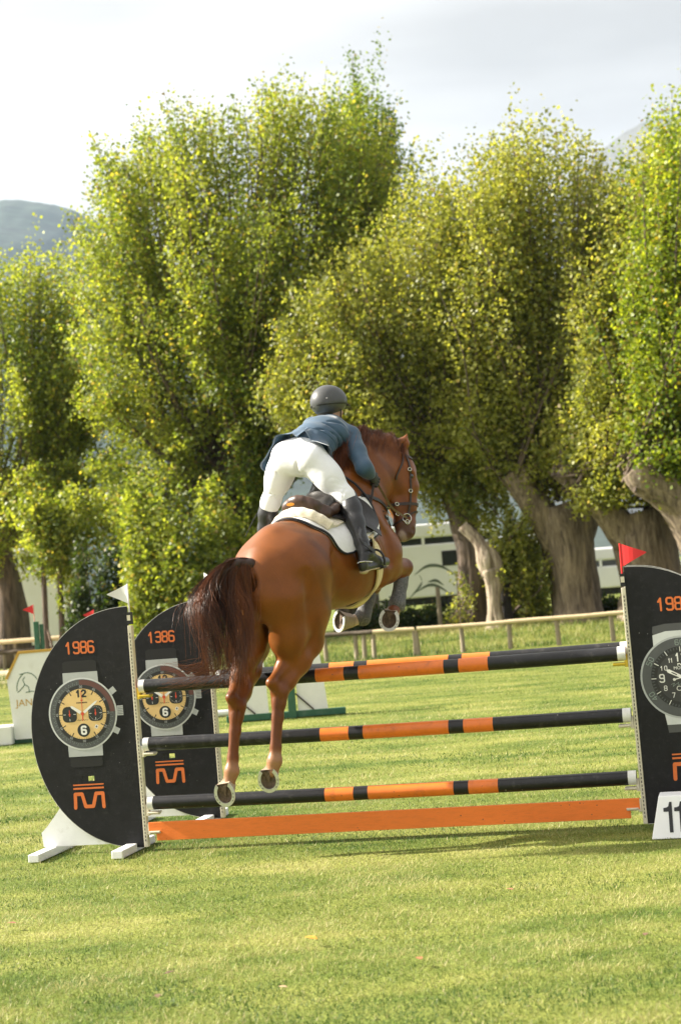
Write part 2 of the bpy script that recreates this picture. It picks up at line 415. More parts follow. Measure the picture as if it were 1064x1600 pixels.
for i in range(6):
    m = MB().box((-8.9 - 4.0 * i - 1.98, 41.9, .13), (3.94, .16, .26)); tb_ = m.build('edging_beam', M_OLD, None, bevel=.012)
    tag(tb_, ('dark timber edging beam of the sand track ending nearest the green post', 'second dark timber edging beam along the sand track', 'third dark timber edging beam along the sand track', 'fourth dark timber edging beam along the sand track', 'fifth dark timber edging beam along the sand track', 'last dark timber edging beam along the sand track')[i], 'beam', 'timber edging of the sand track') if i < 3 else bpy.data.objects.remove(tb_)

# hills: a wooded ridge on the left, a bare mountain on the right, low slopes between
def ridge(name, D, prof, mat, seed, rough, depth):
    px = np.linspace(-500, 1560, 240); py = np.interp(px, [p[0] for p in prof], [p[1] for p in prof])
    crest = np.array([P(a, b, D) for a, b in zip(px, py)])
    k = 22; V_ = []
    for j in range(k):
        t = j / (k - 1); r = np.sin(t * math.pi / 2) if False else t
        y = D - depth * (1 - r); x = crest[:, 0] * (.55 + .45 * y / D) if False else crest[:, 0]
        nz = fbm(crest[:, 0] / rough, np.full(len(px), y / rough), 6, seed); z = crest[:, 2] * (r ** .85) + nz * rough * .10 * (.25 + .75 * math.sin(math.pi * min(r, .97))) + (fbm(crest[:, 0] / 22, np.full(len(px), y / 22), 3, seed + 7) * 4.0)
        V_.append(np.stack([x, np.full(len(px), y), z - 6 * (j == 0)], -1))
    V_.append(np.stack([crest[:, 0], np.full(len(px), D + depth * .6), np.full(len(px), -5.)], -1)); k += 1
    V_ = np.array(V_).transpose(1, 0, 2); idx = np.arange(len(px) * k).reshape(len(px), k); q = np.stack([idx[:-1, :-1], idx[1:, :-1], idx[1:, 1:], idx[:-1, 1:]], -1).reshape(-1, 4)
    return tag(mesh_np(name, V_.reshape(-1, 3), q, mat), kind='structure')
M_WOOD = mat_plain('wooded hillside', (.030, .048, .030), .95, noise=.65, nscale=.03, bump=1.0, bscale=.05)
M_MOUNT = mat_plain('bare mountain slope', (.095, .095, .085), .95, noise=.35, nscale=.004, dirt=(.05, .075, .035), dscale=.0025, damt=.9)
ridge('hill', 2800, [(-500, 330), (-120, 305), (0, 312), (30, 308), (60, 312), (90, 318), (120, 326), (180, 352), (300, 430), (420, 520), (560, 640), (680, 730), (900, 800), (1560, 790)], M_WOOD, 3, 300, 1500)
ridge('mountain', 3600, [(-500, 520), (300, 430), (480, 360), (600, 318), (640, 300), (680, 310), (720, 318), (800, 330), (880, 280), (920, 248), (945, 228), (970, 208), (1000, 192), (1064, 178), (1560, 178)], M_MOUNT, 21, 420, 1700)

# the air: pale even haze round everything
hz = MB().box((0, 2700, 525), (7000, 6400, 1054)).build('haze', None)
mz = bpy.data.materials.new('pale haze'); mz.use_nodes = True; mz.node_tree.nodes.clear()
pv = mz.node_tree.nodes.new('ShaderNodeVolumePrincipled'); pv.inputs['Density'].default_value = .000075; pv.inputs['Color'].default_value = (.50, .70, 1.0, 1); pv.inputs['Anisotropy'].default_value = .25
om = mz.node_tree.nodes.new('ShaderNodeOutputMaterial'); mz.node_tree.links.new(pv.outputs[0], om.inputs['Volume'])
hz.data.materials.append(mz); tag(hz, 'pale blue haze in the air over the showground', 'haze', kind='stuff')
# ================================================================== trees
def leaf_mat(name):
    m, n, b = new_mat(name)
    a = n.nodes.new('ShaderNodeAttribute'); a.attribute_name = 'leaf'
    n.links.new(a.outputs['Color'], b.inputs['Base Color']); b.inputs['Roughness'].default_value = .45; b.inputs['Specular IOR Level'].default_value = .4
    vm = n.nodes.new('ShaderNodeVectorMath'); vm.operation = 'MULTIPLY'; vm.inputs[1].default_value = (1.25, 1.2, .5); n.links.new(a.outputs['Color'], vm.inputs[0])
    set_transl(n, b, vm.outputs[0], .58); return m
M_LEAF = leaf_mat('poplar leaves')
def bark_mat(name, col, dark, scale=9):
    m, n, b = new_mat(name); t = n.nodes.new('ShaderNodeTexCoord'); mp = n.nodes.new('ShaderNodeMapping'); mp.inputs['Scale'].default_value = (1, 1, .16)
    n.links.new(t.outputs['Object'], mp.inputs[0]); z = n.nodes.new('ShaderNodeTexNoise'); z.inputs['Scale'].default_value = scale; z.inputs['Detail'].default_value = 8; z.inputs['Roughness'].default_value = .65; z.inputs['Distortion'].default_value = .4
    n.links.new(mp.outputs[0], z.inputs['Vector']); c = ramp(n, z.outputs[0], [(.36, dark), (.50, tuple(.5 * (x + y) for x, y in zip(col, dark))), (.64, col)])
    n.links.new(c, b.inputs['Base Color']); b.inputs['Roughness'].default_value = .9
    bp = n.nodes.new('ShaderNodeBump'); bp.inputs['Strength'].default_value = .9; bp.inputs['Distance'].default_value = .06; n.links.new(z.outputs[0], bp.inputs['Height']); n.links.new(bp.outputs[0], b.inputs['Normal']); return m
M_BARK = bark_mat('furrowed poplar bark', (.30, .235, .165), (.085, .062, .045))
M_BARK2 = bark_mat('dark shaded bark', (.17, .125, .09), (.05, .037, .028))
M_PALE = bark_mat('barkless pale dead wood', (.46, .385, .285), (.14, .10, .07), 9)

def trunk_mesh(name, limbs, mat, parent, furrow=.10, seed=1, n=28):
    """limbs: list of (points, radii); noisy tapered tubes with a flared foot, in one mesh"""
    vs, fs, base = [], [], 0
    for li, (pts, rad) in enumerate(limbs):
        m = max(10, 5 * len(pts)); pp = spline(pts, m); rr = np.interp(np.linspace(0, 1, m), np.linspace(0, 1, len(rad)), rad)
        T = np.gradient(pp, axis=0); T /= np.linalg.norm(T, axis=1, keepdims=True); a = unit(np.cross(T[0], V(.3, 1, .1))); k = n if rr[0] > .12 else 9
        th = np.arange(k) * 2 * math.pi / k
        for i in range(m):
            a = unit(a - T[i] * a.dot(T[i])); b = np.cross(T[i], a)
            w = 1 + furrow * np.sin(th * 7 + seed * 3 + li) * np.sin(th * 3 + i * .13) + furrow * 1.2 * fbm(np.cos(th) * 2.2 + 9, np.sin(th) * 2.2 + i * .22 + seed * 5 + li * 3, 3, seed)
            vs.append(pp[i] + (rr[i] * w)[:, None] * (np.cos(th)[:, None] * a + np.sin(th)[:, None] * b))
        idx = base + np.arange(m * k).reshape(m, k); r = np.roll(idx, -1, 1)
        fs += [tuple(x) for x in np.stack([idx[:-1], r[:-1], r[1:], idx[1:]], -1).reshape(-1, 4)]; fs += [tuple(idx[-1]), tuple(idx[0][::-1])]; base += m * k
    return mesh_np(name, np.concatenate(vs), fs, mat, parent, True)

def crown_leaves(shoots, per, size, spread, rg, cols, start=.22, tipn=.35, plume=None):
    """leaves scattered about curved shoots (N,K,3); returns verts, faces, colours"""
    S = np.asarray(shoots); N, K, _ = S.shape; M_ = N * per
    si = np.repeat(np.arange(N), per); t = start + (1 - start) * rg.random(M_) ** .62; f = t * (K - 1); i = np.minimum(f.astype(int), K - 2); u = (f - i)[:, None]
    c = S[si, i] * (1 - u) + S[si, i + 1] * u
    # leaves sit on short side sprays, so they gather in small clumps
    ncl = 16; cl = rg.integers(0, ncl, M_); off = rg.normal(0, 1, (N, ncl, 3)); off /= np.linalg.norm(off, axis=2, keepdims=True)
    w = spread * (.75 + .55 * np.sin(np.clip(t, 0, 1) * 2.6))[:, None]
    c = c + off[si, cl] * w * rg.random((M_, 1)) ** .6 + rg.normal(0, .055, (M_, 3))
    n = rg.normal(0, 1, (M_, 3)) + V(-.35, -.45, .5); n /= np.linalg.norm(n, axis=1, keepdims=True)
    a = np.cross(n, rg.normal(0, 1, (M_, 3))); a /= np.linalg.norm(a, axis=1, keepdims=True); b = np.cross(n, a)
    L = size * rg.uniform(.7, 1.3, (M_, 1)); fold = n * L * .14
    v = np.stack([c - a * L * .55, c + b * L * .46 + fold, c + a * L * .60, c - b * L * .46 + fold], 1)
    pt_ = rg.normal(0, 1, N)[si] * .5 if plume is None else rg.normal(0, .55, plume.max() + 1)[plume][si] + rg.normal(0, .2, N)[si]
    tone = pt_ + rg.normal(0, .7, (N, ncl))[si, cl] * .45 + rg.normal(0, .45, M_)
    C0, C1, C2, C3 = [np.array(x) for x in cols]; k = np.clip(tone * .5 + .45, 0, 1)[:, None]
    col = C0 * (1 - k) + C1 * k
    yel = (rg.random(M_) < .02)[:, None] | ((rg.random((N, ncl)) < .035)[si, cl] & (rg.random(M_) < .6))[:, None]
    col = np.where(yel, C2, col); br = (rg.random(M_) < .03)[:, None]; col = np.where(br, C3, col)
    return v.reshape(-1, 3), np.arange(M_ * 4).reshape(M_, 4), np.repeat(col, 4, 0)
GREENS = [(.118, .172, .028), (.39, .435, .075), (.50, .42, .075), (.29, .23, .085)]
OLIVE = [(.160, .195, .042), (.43, .44, .10), (.48, .42, .10), (.34, .27, .13)]
FRESH = [(.100, .175, .020), (.30, .38, .045), (.42, .40, .06), (.28, .25, .07)]

def shoots_to(head, tips, rg, up=.55, K=10, jit=.25):
    out = []
    for tp in tips:
        h = head[rg.integers(0, len(head))] + rg.normal(0, .22, 3); d = tp - h; L = np.linalg.norm(d)
        m1 = h + d * .33 + V(0, 0, -.04 * L * up) + V(d[0], d[1], 0) * .16 + rg.normal(0, jit, 3) * .5
        m2 = h + d * .68 + V(d[0], d[1], 0) * .10 + V(0, 0, -.02 * L) + rg.normal(0, jit, 3) * .5
        out.append(spline([h, m1, m2, tp], K))
    return np.array(out)
def env_tips(n, outline, Y, rg, dy, inner=.35):
    """tips spread through a crown: outline = [(py, left px, right px)] surveyed at depth Y, rounded to depth +-dy"""
    py = np.array([o[0] for o in outline]); L = np.array([o[1] for o in outline]); R = np.array([o[2] for o in outline]); T = []
    wd = (R - L); cdf = np.cumsum(np.interp(np.linspace(py[0], py[-1], 200), py, wd)); cdf /= cdf[-1]; yy = np.linspace(py[0], py[-1], 200)
    while len(T) < n:
        y = np.interp(rg.random(), cdf, yy); l, r = np.interp(y, py, L), np.interp(y, py, R)
        s = rg.uniform(-1, 1) if rg.random() < .55 else rg.choice([-1, 1]) * rg.uniform(.82, 1.0)
        mx = math.sqrt(max(0, 1 - s * s)); z = -mx * rg.uniform(.55, 1) if rg.random() < .72 else mx * rg.uniform(-.5, 1.0)
        x = (l + r) / 2 + s * (r - l) / 2; rad = (r - l) / 2 * Y / FPX
        T.append(P(x, y, Y + z * min(dy, rad)))
    return np.array(T)
def env_top(n, outline, Y, rg, dy):
    """tips along the upper skyline of a crown"""
    py = np.array([o[0] for o in outline]); L = np.array([o[1] for o in outline]); R = np.array([o[2] for o in outline]); T = []
    cx = (L[0] + R[0]) / 2; k = int(len(py) * .55) + 1
    for i in range(n):
        if rg.random() < .5: j = np.linspace(0, 1, k); e = L[:k]
        else: e = R[:k]
        u = rg.random() ** .8; x = cx + (e[-1] - cx) * u
        y = np.interp(abs(x - cx), np.abs(e - cx), py[:k]) if np.all(np.diff(np.abs(e - cx)) >= 0) else np.interp(u, np.linspace(0, 1, k), py[:k])
        T.append(P(x, y + rg.uniform(-10, 22), Y + rg.uniform(-.8, .6) * dy * .7))
    return np.array(T)
NLEAF = 0
def tree(name, label, group, base, limbs, mat, outline, Y, heads, nsh, per, seed, cols=GREENS, size=.085, spread=.34, dy=2.4, start=.22, twig=.30, extra=None):
    global NLEAF
    rg = np.random.default_rng(seed); b = np.asarray(base)
    t = empty(name, (b[0], b[1], float(gz(b[0], b[1])))); tag(t, label, 'tree', group)
    nP = max(12, nsh // 4); cen = env_tips(nP, outline, Y, rg, dy)
    top = env_top(nP // 3, outline, Y, rg, dy); cen[:len(top)] = top
    for _ in range(6):                                           # plumes push apart a little
        dd = cen[:, None] - cen[None]; ll = np.linalg.norm(dd, axis=2) + np.eye(nP) * 9; w_ = np.clip(.75 - ll, 0, None)
        cen = cen + (dd / ll[..., None] * w_[..., None]).sum(1) * .10
    tips = cen[np.arange(nsh) % nP] + rg.normal(0, 1, (nsh, 3)) * V(.34, .34, .40)
    hd_ = [np.asarray(h) for h in heads]; hp_ = rg.integers(0, len(hd_), nP); base_sh = []
    for j in range(nP): base_sh.append(shoots_to([hd_[hp_[j]]], cen[j:j + 1], rg)[0])
    base_sh = np.array(base_sh); sh = base_sh[np.arange(nsh) % nP] + (tips - cen[np.arange(nsh) % nP])[:, None] * (np.linspace(.15, 1, base_sh.shape[1]) ** 1.2)[None, :, None]
    plume = np.arange(nsh) % nP
    trunk_mesh('trunk', limbs, mat, t, seed=seed)
    pick = rg.permutation(nsh)[:int(nsh * twig)]
    k = sh.shape[1]; vs, fs = ribbon_strands(sh[pick], rg.uniform(.028, .06, len(pick)), .006, 5)
    mesh_np('branches', vs, fs, M_BARK2, t)
    v, f, c = crown_leaves(sh, per, size, spread * .62, rg, cols, start, plume=plume)
    mesh_np('crown', v, f, M_LEAF, t, False, {'leaf': ('POINT', c)}); NLEAF += len(f)
    return t
G_TREES = 'old poplars behind the fence'
def gp(px, py, Y): q = P(px, py, Y); return V(q[0], q[1], float(gz(q[0], q[1])) - .12)

# far left
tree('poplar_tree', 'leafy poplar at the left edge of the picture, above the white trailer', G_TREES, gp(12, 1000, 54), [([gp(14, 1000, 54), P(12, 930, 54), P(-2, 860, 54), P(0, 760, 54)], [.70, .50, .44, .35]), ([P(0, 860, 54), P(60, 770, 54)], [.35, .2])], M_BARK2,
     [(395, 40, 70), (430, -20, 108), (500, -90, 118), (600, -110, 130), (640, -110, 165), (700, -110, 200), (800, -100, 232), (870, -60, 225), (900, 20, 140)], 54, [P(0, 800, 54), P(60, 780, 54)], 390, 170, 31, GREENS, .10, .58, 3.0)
# slim stems between the left tree and the wing
for k, (x0, y0, x1, y1, lab) in enumerate(((72, 1002, 68, 885, 'slim bare trunk standing before the white trailer beside its leaning prop'), (97, 1004, 94, 900, 'slim ivy topped trunk at the right end of the white trailer'))):
    t = empty('young_tree', tuple(gp(x0, y0, 50))); tag(t, lab, 'tree', 'slim trunks by the white trailer')
    lm = [([gp(x0, y0, 50), P(x0 - 1, (y0 + y1) / 2, 50), P(x1, y1, 50), P(x1 - 3, y1 - 60, 50)], [.10, .085, .08, .05])]
    if k == 0: lm.append(([gp(90, 1000, 49.6), P(72, 972, 50)], [.035, .035]))
    trunk_mesh('trunk', lm, M_BARK2, t, seed=k + 3)
    rg = np.random.default_rng(60 + k); ol = [(760, 60, 150), (830, 70, 150), (880, 80, 135), (925, 88, 118), (950, 92, 108)] if k else [(760, 30, 110), (830, 40, 105), (870, 52, 95), (895, 60, 80)]
    sh = shoots_to([P(x1, y1 - 50, 50)], env_tips(26, ol, 50, rg, 1.2), rg); v, f, c = crown_leaves(sh, 150, .10, .34, rg, GREENS, .1)
    mesh_np('crown', v, f, M_LEAF, t, False, {'leaf': ('POINT', c)})
# the big one behind the horse
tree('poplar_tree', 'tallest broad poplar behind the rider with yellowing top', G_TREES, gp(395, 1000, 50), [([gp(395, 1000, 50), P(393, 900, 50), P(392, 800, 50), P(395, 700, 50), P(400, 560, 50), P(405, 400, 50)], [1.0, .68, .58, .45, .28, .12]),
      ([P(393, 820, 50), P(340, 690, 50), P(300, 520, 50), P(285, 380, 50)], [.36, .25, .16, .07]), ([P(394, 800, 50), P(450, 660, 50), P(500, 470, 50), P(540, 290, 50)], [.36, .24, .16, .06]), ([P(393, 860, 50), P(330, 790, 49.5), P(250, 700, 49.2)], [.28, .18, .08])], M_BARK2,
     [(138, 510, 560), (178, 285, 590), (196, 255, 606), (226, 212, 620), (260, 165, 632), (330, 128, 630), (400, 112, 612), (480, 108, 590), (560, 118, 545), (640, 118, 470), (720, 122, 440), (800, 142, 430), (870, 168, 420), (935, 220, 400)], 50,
     [P(393, 790, 50), P(350, 720, 50), P(440, 700, 50), P(395, 640, 50)], 1000, 190, 7, GREENS, .094, .62, 4.6)
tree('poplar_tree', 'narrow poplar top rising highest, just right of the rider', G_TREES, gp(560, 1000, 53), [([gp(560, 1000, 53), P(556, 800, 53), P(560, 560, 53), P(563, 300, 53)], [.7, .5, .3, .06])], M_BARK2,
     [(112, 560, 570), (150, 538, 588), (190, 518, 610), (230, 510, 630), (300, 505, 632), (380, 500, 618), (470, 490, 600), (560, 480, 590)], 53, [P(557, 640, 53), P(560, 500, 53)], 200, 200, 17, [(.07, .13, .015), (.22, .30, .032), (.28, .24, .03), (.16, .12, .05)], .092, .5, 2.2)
# centre, in front
tree('poplar_tree', 'poplar crown over the horse head, on a slim dark trunk by the lorry', G_TREES, gp(742, 995, 46), [([gp(742, 996, 46), P(738, 930, 46), P(733, 850, 46), P(712, 780, 46), P(690, 700, 46)], [.52, .40, .37, .33, .22]), ([P(733, 850, 46), P(716, 800, 46.2), P(720, 730, 46)], [.34, .25, .15])], M_BARK2,
     [(262, 672, 690), (300, 640, 712), (350, 600, 722), (400, 560, 735), (460, 500, 745), (520, 450, 755), (580, 415, 760), (640, 430, 765), (700, 520, 775), (750, 640, 780), (790, 690, 770), (830, 700, 755)], 46,
     [P(690, 720, 46), P(640, 690, 46), P(720, 700, 46)], 650, 185, 41, OLIVE, .090, .60, 3.4, start=.16)
# the broken pale trunk
bt_ = tree('pollard_tree', 'hollow pale barkless trunk with dark ivy on its shaded side', G_TREES, gp(776, 1002, 44.5), [([gp(777, 1004, 44.5), P(773, 955, 44.5), P(769, 915, 44.5), P(762, 890, 44.5)], [.30, .19, .17, .20]), ([P(763, 900, 44.5), P(757, 875, 44.5), P(748, 848, 44.6), P(722, 822, 44.7)], [.16, .22, .17, .15]), ([P(772, 935, 44.5), P(778, 900, 44.5), P(770, 868, 44.55), P(756, 850, 44.6)], [.13, .15, .16, .12])], M_PALE,
     [(790, 745, 830), (830, 765, 850), (880, 785, 845), (930, 790, 840), (965, 790, 830)], 45.2, [P(800, 880, 45.3), P(800, 940, 45.3), P(790, 830, 45.2)], 60, 130, 43, OLIVE, .085, .26, 1.2, start=.1)
trunk_mesh('hollow_side', [([gp(792, 1000, 44.9), P(788, 950, 44.9), P(784, 900, 44.9), P(775, 860, 44.9)], [.26, .17, .16, .12])], mat_plain('near black hollow wood', (.022, .018, .015), .95, noise=.4, nscale=9, bump=.6, bscale=12), bt_, seed=4)  # near-black stem set behind the pale trunk as its dark hollow
# big pollard
tree('pollard_tree', 'thick furrowed pollard trunk forking left, nearest the red flag', G_TREES, gp(893, 985, 45), [([gp(904, 985, 45), P(901, 950, 45), P(894, 885, 45), P(880, 825, 45), P(868, 790, 45)], [.80, .62, .60, .72, .62]), ([P(876, 848, 45), P(842, 797, 44.8), P(814, 760, 44.6), P(800, 738, 44.6)], [.50, .40, .32, .36]), ([P(893, 855, 45), P(914, 800, 45), P(925, 750, 45.2)], [.50, .42, .34]), ([P(806, 748, 44.6), P(830, 742, 44.3)], [.3, .26])], M_BARK,
     [(215, 800, 905), (250, 770, 928), (300, 745, 944), (360, 728, 964), (430, 720, 975), (520, 715, 985), (600, 720, 990), (680, 740, 985), (730, 780, 960), (765, 830, 920)], 45,
     [P(805, 740, 44.6), P(862, 760, 45), P(925, 750, 45.2)], 610, 185, 51, OLIVE, .090, .60, 3.2, start=.12)
# right hand trees
tree('pollard_tree', 'broad leaning pollard trunk behind the red flag', G_TREES, gp(1020, 975, 43.5), [([gp(1022, 975, 43.5), P(1018, 920, 43.5), P(1006, 850, 43.5), P(995, 800, 43.5)], [.95, .72, .74, .66]), ([P(985, 842, 43.4), P(945, 797, 43.2), P(900, 752, 43), P(872, 735, 43)], [.48, .38, .30, .24]), ([P(1012, 860, 43.6), P(1035, 800, 43.6), P(1052, 760, 43.6)], [.6, .5, .4])], M_BARK,
     [(225, 1030, 1120), (280, 992, 1180), (350, 945, 1220), (430, 908, 1250), (520, 900, 1260), (620, 900, 1250), (700, 900, 1230), (760, 905, 1180)], 43.5,
     [P(890, 750, 43), P(960, 770, 43.5), P(1040, 760, 43.6)], 610, 185, 53, OLIVE, .090, .60, 3.2, start=.12)
tree('pollard_tree', 'great limb reaching in from the right edge of the picture', G_TREES, gp(1150, 970, 41.5), [([gp(1150, 970, 41.5), P(1140, 900, 41.5), P(1110, 830, 41.5), P(1060, 780, 41.3), P(1010, 745, 41.2), P(992, 728, 41.2)], [1.0, .85, .8, .52, .44, .40])], M_BARK,
     [(155, 1062, 1120), (200, 1045, 1180), (270, 1022, 1250), (350, 1000, 1300), (450, 990, 1320), (560, 985, 1320), (650, 985, 1300), (735, 990, 1250)], 41.5, [P(1000, 735, 41.2), P(1070, 760, 41.3)], 350, 185, 57, [(.12, .19, .02), (.38, .43, .05), (.36, .28, .04), (.22, .16, .07)], .090, .60, 3.0, start=.10)

# shrubs and rough growth under the trees
def shrub(name, label, outline, Y, n, per, seed, cols, dy=.8, size=.08, spread=.22, group='shrubs under the trees'):
    rg = np.random.default_rng(seed); c = np.mean([P((l + r) / 2, y, Y) for y, l, r in outline[-1:]], 0); base = V(c[0], c[1], float(gz(c[0], c[1])))
    t = empty(name, tuple(base)); tag(t, label, 'shrub', group)
    tips = env_tips(n, outline, Y, rg, dy); w = (outline[-1][2] - outline[-1][1]) * Y / FPX
    heads = [base + V(rg.uniform(-.4, .4) * w, rg.uniform(-.3, .3), 0) for _ in range(6)]
    sh = shoots_to(heads, tips, rg); v, f, cc = crown_leaves(sh, per, size, spread, rg, cols, .1)
    vs, fs = ribbon_strands(sh[:14], .02, .005, 4); mesh_np('stems', vs, fs, M_BARK2, t)
    mesh_np('foliage', v, f, M_LEAF, t, False, {'leaf': ('POINT', cc)})
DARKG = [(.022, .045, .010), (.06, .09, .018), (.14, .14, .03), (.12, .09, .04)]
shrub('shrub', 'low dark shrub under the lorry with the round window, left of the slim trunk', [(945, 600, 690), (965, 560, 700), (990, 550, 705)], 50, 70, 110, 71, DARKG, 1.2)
shrub('shrub', 'dark ivy shrub between the pale trunk and the thick pollard', [(840, 800, 850), (900, 790, 855), (950, 785, 850), (985, 785, 850)], 46.5, 60, 120, 73, OLIVE, .9)
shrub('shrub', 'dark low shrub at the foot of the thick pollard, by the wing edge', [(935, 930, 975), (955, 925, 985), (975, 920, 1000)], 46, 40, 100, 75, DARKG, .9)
shrub('shrub', 'bright leafy shrub behind the rear wing and the horse tail', [(740, 200, 330), (800, 190, 370), (850, 195, 390), (900, 200, 395), (950, 205, 400), (1000, 210, 400)], 46.5, 190, 150, 77, GREENS, 1.6, .11, .34)
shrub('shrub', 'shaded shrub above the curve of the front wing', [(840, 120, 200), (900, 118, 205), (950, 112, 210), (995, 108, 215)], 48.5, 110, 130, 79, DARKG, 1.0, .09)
shrub('shrub', 'small weedy shrub at the rail, beside the pale trunk', [(880, 712, 728), (930, 708, 730), (985, 705, 735)], 45.2, 14, 40, 81, OLIVE, .4)
shrub('shrub', 'grey brown bush beyond the right wing', [(850, 1035, 1100), (890, 1020, 1120), (950, 1015, 1130)], 60, 60, 110, 83, [(.12, .11, .05), (.22, .18, .08), (.3, .24, .09), (.2, .15, .08)], 1.2)
# ================================================================== grass blades
def blades(n, x0, x1, y0, y1, h, w, rg, clump=.0, fall=0.0):
    """single-triangle blades; density may thin out with distance"""
    y = y0 + (y1 - y0) * rg.random(n) ** (1 + fall); hw = .30 * y + .6            # the strip the show ring occupies round the jump
    x = rg.uniform(-1, 1, n) * np.minimum(hw, max(abs(x0), abs(x1))); z = gz(x, y)
    dn = fbm(x * 1.1, y * 2.0, 4, 31); fine = fbm(x * 6, y * 6, 3, 37); band = fbm(x * .14, y * .75 + x * .10, 3, 41)  # band: mowing strips and foreground shade put into the blade colour
    hh = h * (1 + .35 * dn) * rg.uniform(.55, 1.25, n); az = rg.uniform(0, 2 * math.pi, n); ln = np.abs(rg.normal(0, 1.0, n)) * hh
    d = np.stack([np.cos(az), np.sin(az), 0 * az], 1); s = np.stack([-np.sin(az), np.cos(az), 0 * az], 1)
    b = np.stack([x, y, z - .004], 1); tw = rg.uniform(-1, 1, (n, 1)) * .6; s2 = s * (1 - np.abs(tw)) + d * tw
    ww = (w * rg.uniform(.6, 1.4, n))[:, None]
    v = np.stack([b - s2 * ww, b + s2 * ww, b + d * ln[:, None] + V(0, 0, 1) * hh[:, None]], 1)
    k = np.clip(.44 + 1.1 * dn + .55 * fine + .95 * band + rg.normal(0, .20, n), 0, 1)[:, None]
    dark, mid, dry = V(.040, .095, .011), V(.192, .236, .042), V(.44, .415, .165)
    c = np.where(k < .5, dark + (mid - dark) * k * 2, mid + (dry - mid) * (k - .5) * 2)
    st = (rg.random(n) < .08)[:, None]; c = np.where(st, V(.50, .43, .22), c)
    return v.reshape(-1, 3), np.arange(n * 3).reshape(n, 3), np.repeat(c, 3, 0)
mg, ng, bg_ = new_mat('grass blade'); ga = ng.nodes.new('ShaderNodeAttribute'); ga.attribute_name = 'blade'
ng.links.new(ga.outputs['Color'], bg_.inputs['Base Color']); bg_.inputs['Roughness'].default_value = .5; bg_.inputs['Specular IOR Level'].default_value = .3
set_transl(ng, bg_, ga.outputs['Color'], .35)
gr_ = np.random.default_rng(77); parts_ = [blades(300000, -6, 6, 5.5, 15.5, .025, .0028, gr_, fall=.25), blades(170000, -11, 11, 15, 40, .028, .0052, gr_, fall=.2), blades(30000, -12, 13, 39.8, 47, .15, .010, gr_)]
ov = np.concatenate([p[0] for p in parts_]); of = []; b0 = 0
for p in parts_: of.append(p[1] + b0); b0 += len(p[0])
tag(mesh_np('grass', ov, np.concatenate(of), mg, None, False, {'blade': ('POINT', np.concatenate([p[2] for p in parts_]))}), 'short yellowish green grass of the show ring', 'grass', kind='stuff')
# ================================================================== the oxer
JL, JR = PG(229, 1330), PG(1013, 1294); JL[2] = JR[2] = 0
JD = unit(JR - JL); JN = V(-JD[1], JD[0], 0); UP = V(0, 0, 1)          # along the poles; away from the camera
M_BLK = mat_plain('black painted plywood', (.0085, .0085, .0105), .55, spec=.28, noise=.35, nscale=14, bump=.12, bscale=90, dirt=(.10, .10, .10), dscale=24, damt=.16, specks=((.45, .44, .42), 21, .055))
M_EDGE = mat_plain('worn white plywood edge', (.50, .49, .46), .8, noise=.3, nscale=25, bump=.2)
M_WHT = mat_plain('white painted timber', (.78, .79, .80), .6, noise=.05, nscale=8, bump=.08, bscale=60, dirt=(.42, .40, .33), dscale=7, damt=.45)
M_TRK = mat_plain('cream steel track', (.58, .54, .42), .55, noise=.15, nscale=40, dirt=(.22, .18, .12), dscale=25, damt=.6)
M_DARKP = mat_plain('dark slot', (.02, .02, .02), .9)
M_ORA = mat_plain('orange print', (.66, .155, .030), .55, noise=.08, nscale=40)
M_SIL = mat_plain('printed silver', (.40, .42, .43), .5, noise=.06, nscale=12)
M_SIL2 = mat_plain('printed pale silver', (.56, .58, .59), .5, noise=.06, nscale=12)
M_BEZ = mat_plain('printed bezel grey', (.075, .080, .085), .5, noise=.1, nscale=20)
M_BEZ2 = mat_plain('printed inner ring', (.018, .019, .020), .5)
M_STR = mat_plain('printed strap', (.020, .020, .021), .55, spec=.3)
M_STR2 = mat_plain('printed grey strap', (.070, .072, .076), .45)
M_RED2 = mat_plain('printed dark red', (.115, .045, .038), .5)
M_CRE = mat_plain('printed cream dial', (.70, .49, .21), .5, noise=.05, nscale=10)
M_INK = mat_plain('printed black', (.014, .018, .017), .5)
M_WIN = mat_plain('printed white', (.74, .74, .71), .5)
M_GRN2 = mat_plain('printed grey green', (.22, .27, .25), .5)
M_DIAL = mat_plain('printed charcoal dial', (.040, .040, .042), .5, noise=.1, nscale=10)
M_SEC = mat_plain('printed red', (.62, .07, .03), .5)

